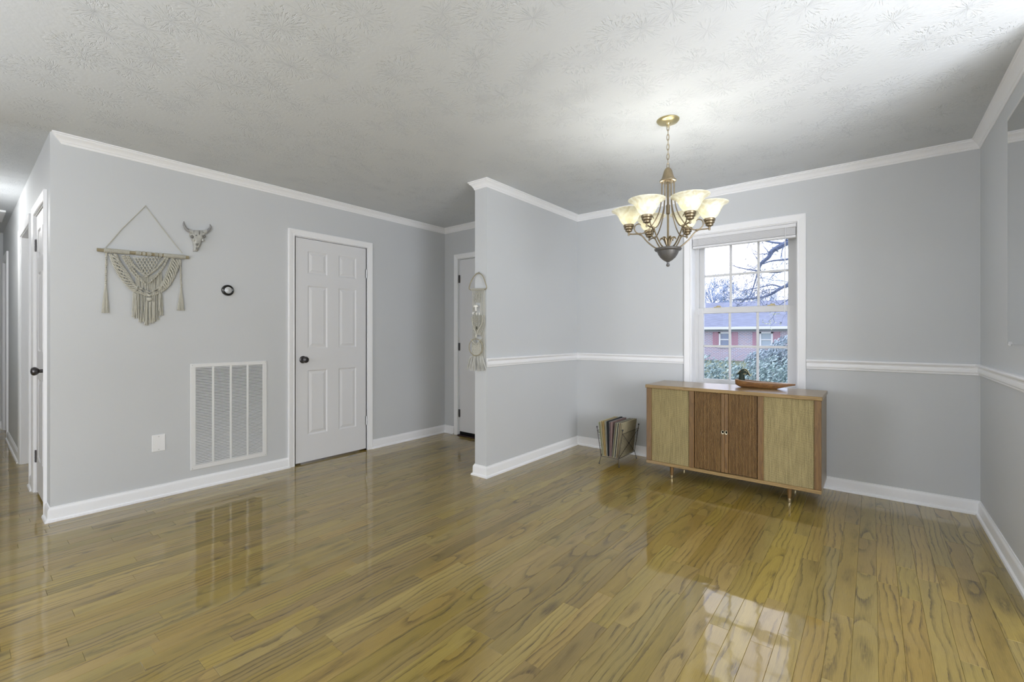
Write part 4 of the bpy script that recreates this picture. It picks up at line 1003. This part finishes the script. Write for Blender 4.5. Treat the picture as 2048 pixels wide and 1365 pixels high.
# ------------------------------------------------------------------ hallway lamp and hatch
hl = empty('hall_ceiling_lamp', (-5.9, -.2, H)); tag(hl, 'flush frosted dome lamp on the hallway ceiling, just outside the frame', 'ceiling lamp')
B(MB().lathe([(.0001, H-.0005), (.14, H-.0005), (.145, H-.01), (.14, H-.02), (.0001, H-.021)], (-5.9, -.2, 0), 28), 'lamp_base', M_GRILLEW, hl, smooth=35)
mm, t, b = nmat('lit_dome_glass'); b.inputs['Emission Color'].default_value = (1, 1, 1, 1); b.inputs['Emission Strength'].default_value = 2
B(MB().lathe([(.128, H-.021), (.122, H-.045), (.09, H-.075), (.04, H-.09), (.0001, H-.093)], (-5.9, -.2, 0), 28), 'lamp_dome', mm, hl, smooth=60)
l = bpy.data.lights.new('hall_bulb', 'POINT'); l.energy = HALL_W; l.shadow_soft_size = .1
lo_ = bpy.data.objects.new('hall_bulb', l); lo_.location = (-5.9, -.2, H-.22); C.objects.link(lo_)
ht = struct(MB().sweep([(-7.50, -.35), (-7.50, .27), (-6.95, .27), (-6.95, -.35)], [(0, H), (0, H-.012), (-.05, H-.018), (-.05, H)], closed=True).build('trim_attic_hatch', M_TRIM), 'white trim around the attic hatch in the hallway ceiling')

# ------------------------------------------------------------------ outdoors, bluish haze mixed into many surface colours
GZ = -.85
def grass_mat():
    m = simple('winter_lawn', (0.128, 0.152, 0.088), .9, var=.4, vscale=1.5); return m
struct(MB().box(-70, 60, YW+WD, 120, GZ-.2, GZ).build('lawn', grass_mat()), 'pale winter lawn between the two houses')
def brick_mat():
    m, t, b = nmat('far_brick'); co = N(t, 'ShaderNodeTexCoord'); mp = N(t, 'ShaderNodeMapping'); mp.inputs['Rotation'].default_value = (R(90), 0, 0); t.links.new(co.outputs['Object'], mp.inputs[0])
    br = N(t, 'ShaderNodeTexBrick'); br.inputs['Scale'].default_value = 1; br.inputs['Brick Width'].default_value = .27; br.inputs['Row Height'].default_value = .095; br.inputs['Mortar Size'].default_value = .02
    br.inputs['Color1'].default_value = (0.36, 0.25, 0.28, 1); br.inputs['Color2'].default_value = (0.27, 0.25, 0.34, 1); br.inputs['Mortar'].default_value = (0.50, 0.49, 0.58, 1)  # brick and mortar lightened and blued, haze painted in
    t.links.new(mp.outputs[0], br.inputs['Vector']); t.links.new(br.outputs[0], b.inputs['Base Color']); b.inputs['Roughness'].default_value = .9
    return m
def roof_mat():
    m, t, b = nmat('slate_blue_shingles'); co = N(t, 'ShaderNodeTexCoord')
    mp = N(t, 'ShaderNodeMapping'); mp.inputs['Scale'].default_value = default_value = (1.2, 6, 6); t.links.new(co.outputs['Object'], mp.inputs[0])
    n = N(t, 'ShaderNodeTexNoise', Scale=1.5, Detail=5.0); t.links.new(mp.outputs[0], n.inputs['Vector'])
    r = N(t, 'ShaderNodeValToRGB'); r.color_ramp.elements[0].position = .35; r.color_ramp.elements[1].position = .65
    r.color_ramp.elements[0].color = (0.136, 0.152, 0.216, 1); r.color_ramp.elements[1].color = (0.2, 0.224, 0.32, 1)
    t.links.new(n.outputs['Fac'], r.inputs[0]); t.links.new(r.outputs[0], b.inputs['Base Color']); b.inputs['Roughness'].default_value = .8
    return m
HY = 38.0
ho = empty('brick_house', (-8, HY, GZ)); tag(ho, 'low brick ranch house with blue-grey roof and red shutters across the lawn', 'house')
def PH(u, v): return onY(u, v, HY)
def hz(v): return CAMH-(v-Y0)/FP*(proj(-7.6, HY, 0)[2])
ez = hz(657); 
w1 = (PH(1438, 680).x, PH(1463, 680).x); w2 = (PH(1519, 680).x, PH(1546, 680).x); wt, wb = hz(664.5), hz(695)
hx0, hx1 = -17.0, 1.5
q = MB()
edges = [hx0, w1[0], w1[1], w2[0], w2[1], hx1]
for i in range(5):
    if i in (1, 3):
        q.box(edges[i], edges[i+1], HY, HY+.25, GZ, wb); q.box(edges[i], edges[i+1], HY, HY+.25, wt, ez)
    else: q.box(edges[i], edges[i+1], HY, HY+.25, GZ, ez)
q.box(hx0, hx0+.25, HY+.25, HY+9, GZ, ez); q.box(hx1-.25, hx1, HY+.25, HY+9, GZ, ez); q.box(hx0, hx1, HY+9, HY+9.25, GZ, ez)
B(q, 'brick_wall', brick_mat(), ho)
ry = HY+4.6; eo = .55
rz = CAMH-(606-Y0)/FP*(proj(-8.2, ry, 0)[2])
q = MB(); z0 = ez-.02
q.add([(hx0-.5, HY-eo, z0), (hx1+.5, HY-eo, z0), (hx1+.5, ry, rz), (hx0-.5, ry, rz), (hx0-.5, 2*ry-HY+eo, z0), (hx1+.5, 2*ry-HY+eo, z0),
       (hx0-.5, HY-eo, z0+.12), (hx1+.5, HY-eo, z0+.12), (hx1+.5, ry, rz+.12), (hx0-.5, ry, rz+.12), (hx0-.5, 2*ry-HY+eo, z0+.12), (hx1+.5, 2*ry-HY+eo, z0+.12)],
      [(0, 1, 2, 3), (3, 2, 5, 4), (6, 7, 8, 9), (9, 8, 11, 10), (0, 1, 7, 6), (4, 5, 11, 10), (0, 3, 9, 6), (3, 4, 10, 9), (1, 2, 8, 7), (2, 5, 11, 8)])
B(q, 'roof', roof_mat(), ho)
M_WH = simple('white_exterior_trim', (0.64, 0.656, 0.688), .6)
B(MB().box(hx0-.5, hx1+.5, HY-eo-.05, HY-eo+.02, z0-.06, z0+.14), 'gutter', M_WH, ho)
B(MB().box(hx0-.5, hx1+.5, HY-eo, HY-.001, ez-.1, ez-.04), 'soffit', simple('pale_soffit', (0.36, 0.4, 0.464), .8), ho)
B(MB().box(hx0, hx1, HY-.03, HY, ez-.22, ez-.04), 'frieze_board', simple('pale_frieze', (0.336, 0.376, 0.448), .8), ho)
M_SH = simple('hazed_red_shutter', (.42, .22, .29), .7); M_HG = simple('house_window_glass', (0.128, 0.16, 0.24), .08, spec=.8); M_CURT = simple('pale_window_blind', (0.336, 0.4, 0.464), .8)  # shutter red paled to pink, haze put into the colour
for (xa, xb) in (w1, w2):
    f = MB(); t2 = .12
    f.box(xa, xa+t2, HY-.05, HY+.1, wb, wt); f.box(xb-t2, xb, HY-.05, HY+.1, wb, wt); f.box(xa, xb, HY-.05, HY+.1, wt-t2, wt); f.box(xa-.06, xb+.06, HY-.12, HY+.1, wb-.06, wb+t2); f.box(xa+t2, xb-t2, HY-.03, HY+.08, (wt+wb)/2-.04, (wt+wb)/2+.04)
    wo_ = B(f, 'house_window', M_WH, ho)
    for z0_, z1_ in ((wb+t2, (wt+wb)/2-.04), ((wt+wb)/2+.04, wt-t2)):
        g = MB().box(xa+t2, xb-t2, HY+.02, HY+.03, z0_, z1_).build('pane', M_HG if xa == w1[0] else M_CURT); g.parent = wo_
    for s0, s1 in ((xa-.46, xa-.02), (xb+.02, xb+.46)):
        f = MB().box(s0, s0+.05, HY-.05, HY, wb, wt).box(s1-.05, s1, HY-.05, HY, wb, wt).box(s0, s1, HY-.05, HY, wt-.06, wt).box(s0, s1, HY-.05, HY, wb, wb+.06)
        for k in range(11): z_ = wb+.06+(wt-wb-.12)*k/11; f.box(s0+.05, s1-.05, HY-.04, HY-.01, z_, z_+.07)
        B(f, 'shutter', M_SH, ho)

# trees
def branches(q, p, d, L, r, lev, rg, sides=4, drop=.0, spread=.5, tw=None, minr=.006):
    n = 4; pts = [Vector(p)]; dd = Vector(d).normalized(); rad = [r]
    for i in range(n):
        dd = (dd+Vector((rg.gauss(0, .13), rg.gauss(0, .13), rg.gauss(0, .10)-drop))).normalized(); pts.append(pts[-1]+dd*L/n); rad.append(max(minr, r*(1-.5*(i+1)/n)))
    q.tube(pts, rad, sides, caps=False)
    if tw is not None: tw.append(pts[-1])
    if lev <= 0: return
    for k in range(rg.choice((3, 4, 4))):
        i = rg.randint(1, n); bd = (dd+Vector((rg.gauss(0, spread), rg.gauss(0, spread*.6), rg.gauss(.05, spread)))).normalized()
        branches(q, pts[i], bd, L*rg.uniform(.5, .75), rad[i]*.62, lev-1, rg, max(3, sides-1), drop, spread, tw, minr)
M_BARK = simple('haze_blue_bark', (.12, .15, .24), .9, var=.3)  # bark tinted bluish grey, haze put into the colour
M_BARKF = simple('hazy_bark', (.24, .31, .46), .9)  # paler still, distance haze painted into the bark
tree_spots = []
for u_, y_, v_, wh in ((1412, 52, 548, 'tallest, at the left edge of the window view'), (1434, 61, 540, 'left of centre in the upper panes'), (1455, 70, 560, 'beside the left window bar'), (1483, 80, 556, 'in the middle of the view'),
                   (1507, 90, 570, 'right of centre in the view'), (1535, 100, 566, 'towards the right pane'), (1566, 110, 572, 'at the right edge of the view')):
    p_ = onY(u_, v_, y_); tree_spots.append((p_.x, y_, (p_.z-GZ)*1.22, wh))
for i, (x, y, hgt, wh) in enumerate(tree_spots):
    tr = empty('bare_tree', (x, y, GZ)); tag(tr, 'distant bare tree, '+wh, 'tree', 'bare trees behind the brick house')
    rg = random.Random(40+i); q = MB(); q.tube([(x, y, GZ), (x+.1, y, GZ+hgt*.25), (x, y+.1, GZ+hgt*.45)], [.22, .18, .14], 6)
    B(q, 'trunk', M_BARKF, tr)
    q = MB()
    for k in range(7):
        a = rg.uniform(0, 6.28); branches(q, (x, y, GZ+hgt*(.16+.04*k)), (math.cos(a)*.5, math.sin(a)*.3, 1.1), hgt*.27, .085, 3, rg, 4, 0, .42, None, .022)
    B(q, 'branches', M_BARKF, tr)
bt = empty('overhanging_tree', (1.6, 13, GZ)); tag(bt, 'near bare tree whose dark limbs hang across the upper right panes', 'tree')
q = MB(); q.tube([(1.6, 13, GZ), (1.5, 13, 1.5), (1.2, 12.9, 4.2), (1.0, 12.9, 6)], [.26, .22, .18, .12], 10); B(q, 'trunk', M_BARK, bt)
rg = random.Random(9); q = MB(); tips = []
def T2(u, v, y=12.5): return onY(u, v, y)
limbs = [([(1660, 400), (1600, 470), (1570, 488), (1545, 502), (1537, 515), (1522, 528), (1515, 548)], .085, .03), ([(1640, 520), (1590, 560), (1560, 578), (1535, 592), (1500, 598), (1465, 600)], .05, .014),
         ([(1570, 488), (1540, 484), (1515, 478), (1500, 470)], .03, .012), ([(1575, 540), (1550, 545), (1515, 542), (1480, 536), (1462, 530)], .03, .008), ([(1640, 500), (1580, 518), (1545, 522), (1520, 530)], .035, .012),
         ([(1600, 560), (1570, 575), (1545, 570), (1520, 575), (1480, 583)], .03, .008), ([(1515, 548), (1508, 570), (1500, 592), (1480, 605)], .02, .008), ([(1600, 540), (1585, 590), (1560, 610)], .03, .01)]
q.tube(spline([(1.2, 12.9, 4.2), tuple(T2(1720, 380)), tuple(T2(1660, 400))], 4), .10, 8)
for pts, r0, r1 in limbs:
    if pts[0][0] > 1620: pass
    P = spline([T2(*p) for p in pts], 4); n_ = len(P); q.tube(P, [r0+(r1-r0)*i/(n_-1) for i in range(n_)], 6, caps=False)
    for i in range(2, n_, 3):
        for k in range(2):
            d = Vector((rg.gauss(-.6, .6), rg.gauss(0, .4), rg.gauss(.1, .6))); branches(q, P[i], d, rg.uniform(.25, .65), max(.006, (r0+(r1-r0)*i/n_)*.25), 1, rg, 3, .02, .6, tips, .0035)
q.tube(spline([(1.5, 13, 2.6), tuple(T2(1690, 505)), tuple(T2(1640, 520)), tuple(T2(1640, 500))], 4), .06, 6)
B(q, 'limbs', M_BARK, bt)
def leaf(q, p, s, rg):
    a = Vector((rg.gauss(0, 1), rg.gauss(0, 1), rg.gauss(0, 1))).normalized(); b_ = a.orthogonal().normalized(); c_ = a.cross(b_)
    q.add([p-b_*s, p+c_*s*.45+a*s*.1, p+b_*s, p-c_*s*.45+a*s*.1], [(0, 1, 2, 3)])
q = MB()
for p in tips:
    if rg.random() < .22:
        for k in range(rg.randint(1, 4)): leaf(q, p+Vector((rg.gauss(0, .04), rg.gauss(0, .04), rg.gauss(0, .04))), .028, rg)
o = B(q, 'dry_leaves', simple('dry_leaf', (0.08, 0.096, 0.096), .8), bt); o['kind'] = 'stuff'
def leafy(name, label, cat, blobs, nl, size, mat, group=None, seed=1, stems=True):
    c = blobs[0][0]; e = empty(name, (c[0], c[1], GZ)); tag(e, label, cat, group); rg = random.Random(seed); q = MB()
    tot = sum(b[1]*b[2]+b[2]*b[3] for b in blobs)
    for (cx, cy, cz), rx, ry_, rz_ in blobs:
        for k in range(int(nl/len(blobs))):
            v = Vector((rg.gauss(0, 1), rg.gauss(0, 1), rg.gauss(0, 1))).normalized(); s = rg.uniform(.72, 1.05)
            p = Vector((cx+v.x*rx*s, cy+v.y*ry_*s, cz+v.z*rz_*s))
            if p.z > GZ: leaf(q, p, size*rg.uniform(.7, 1.3), rg)
    o = B(q, 'foliage', mat, e); o['kind'] = 'stuff'
    q = MB()
    for (cx, cy, cz), rx, ry_, rz_ in blobs:
        for k in range(4 if stems else 1): q.tube([(cx+rg.uniform(-.1, .1), cy, GZ), (cx+rg.uniform(-.3, .3)*rx, cy+rg.uniform(-.3, .3)*ry_, cz+rz_*.5)], [.02, .008] if stems else [.009, .004], 5)
    B(q, 'stems', M_BARK, e); return e
def leaf_mat(name, c1, c2, rough=.3):
    m, t, b = nmat(name); g = N(t, 'ShaderNodeNewGeometry'); r = N(t, 'ShaderNodeValToRGB')
    r.color_ramp.elements[0].color = (*c1, 1); r.color_ramp.elements[1].color = (*c2, 1); t.links.new(g.outputs['Random Per Island'], r.inputs[0])
    t.links.new(r.outputs[0], b.inputs['Base Color']); b.inputs['Roughness'].default_value = rough; b.inputs['Specular IOR Level'].default_value = .8; return m
M_L1 = leaf_mat('glossy_camellia_leaf', (.09, .16, .18), (.42, .55, .54)); M_L2 = leaf_mat('hazed_shrub_leaf', (.16, .22, .28), (.46, .56, .62), .6)  # leaf colours lightened and blued to carry the haze
hb = []
for i in range(13): hb.append(((-4.7+i*.42, 9.3+.15*math.sin(i*2.1), -.125), .5, .6, .85+.05*math.sin(i*1.7)))
leafy('hedge', 'glossy dark green hedge just below the window panes', 'hedge', hb, 34000, .033, M_L1, seed=4)
leafy('garden_shrub', 'rounded haze-tinted shrub in front of the right house window', 'shrub', [(tuple(onY(1577, 708, 18.5)), .62, .6, .62), (tuple(onY(1560, 716, 18.2)), .42, .4, .45), (tuple(onY(1556, 735, 18.5)), .5, .5, .5)], 4500, .055, M_L2, 'shrubs on the lawn', seed=5)
leafy('garden_shrub', 'loose low shrub between the two house windows', 'shrub', [(tuple(onY(1512, 722, 20)), .36, .4, .36), (tuple(onY(1524, 716, 20.3)), .3, .3, .35)], 1300, .05, M_L2, 'shrubs on the lawn', seed=6)
q = MB(); rg = random.Random(7)
tw_ = spline([T2(1560, 610), T2(1552, 622), T2(1546, 634), T2(1536, 644)], 4); q.tube(tw_, [.008-.0004*i for i in range(len(tw_))], 4); q.tube([T2(1546, 634), T2(1549, 645), T2(1541, 652)], [.005, .004, .003], 4)
B(q, 'twig', M_BARK, bt); q = MB()
for c_ in [tw_[k] for k in range(2, len(tw_))]+[T2(1549, 645), T2(1541, 652), T2(1530, 647)]:
    for k in range(5): leaf(q, c_+Vector((rg.gauss(0, .06), rg.gauss(0, .05), rg.gauss(0, .05))), .022, rg)
o = B(q, 'pale_leaves', leaf_mat('pale_spring_leaf', (.35, .40, .20), (.6, .62, .35), .7), bt); o['kind'] = 'stuff'
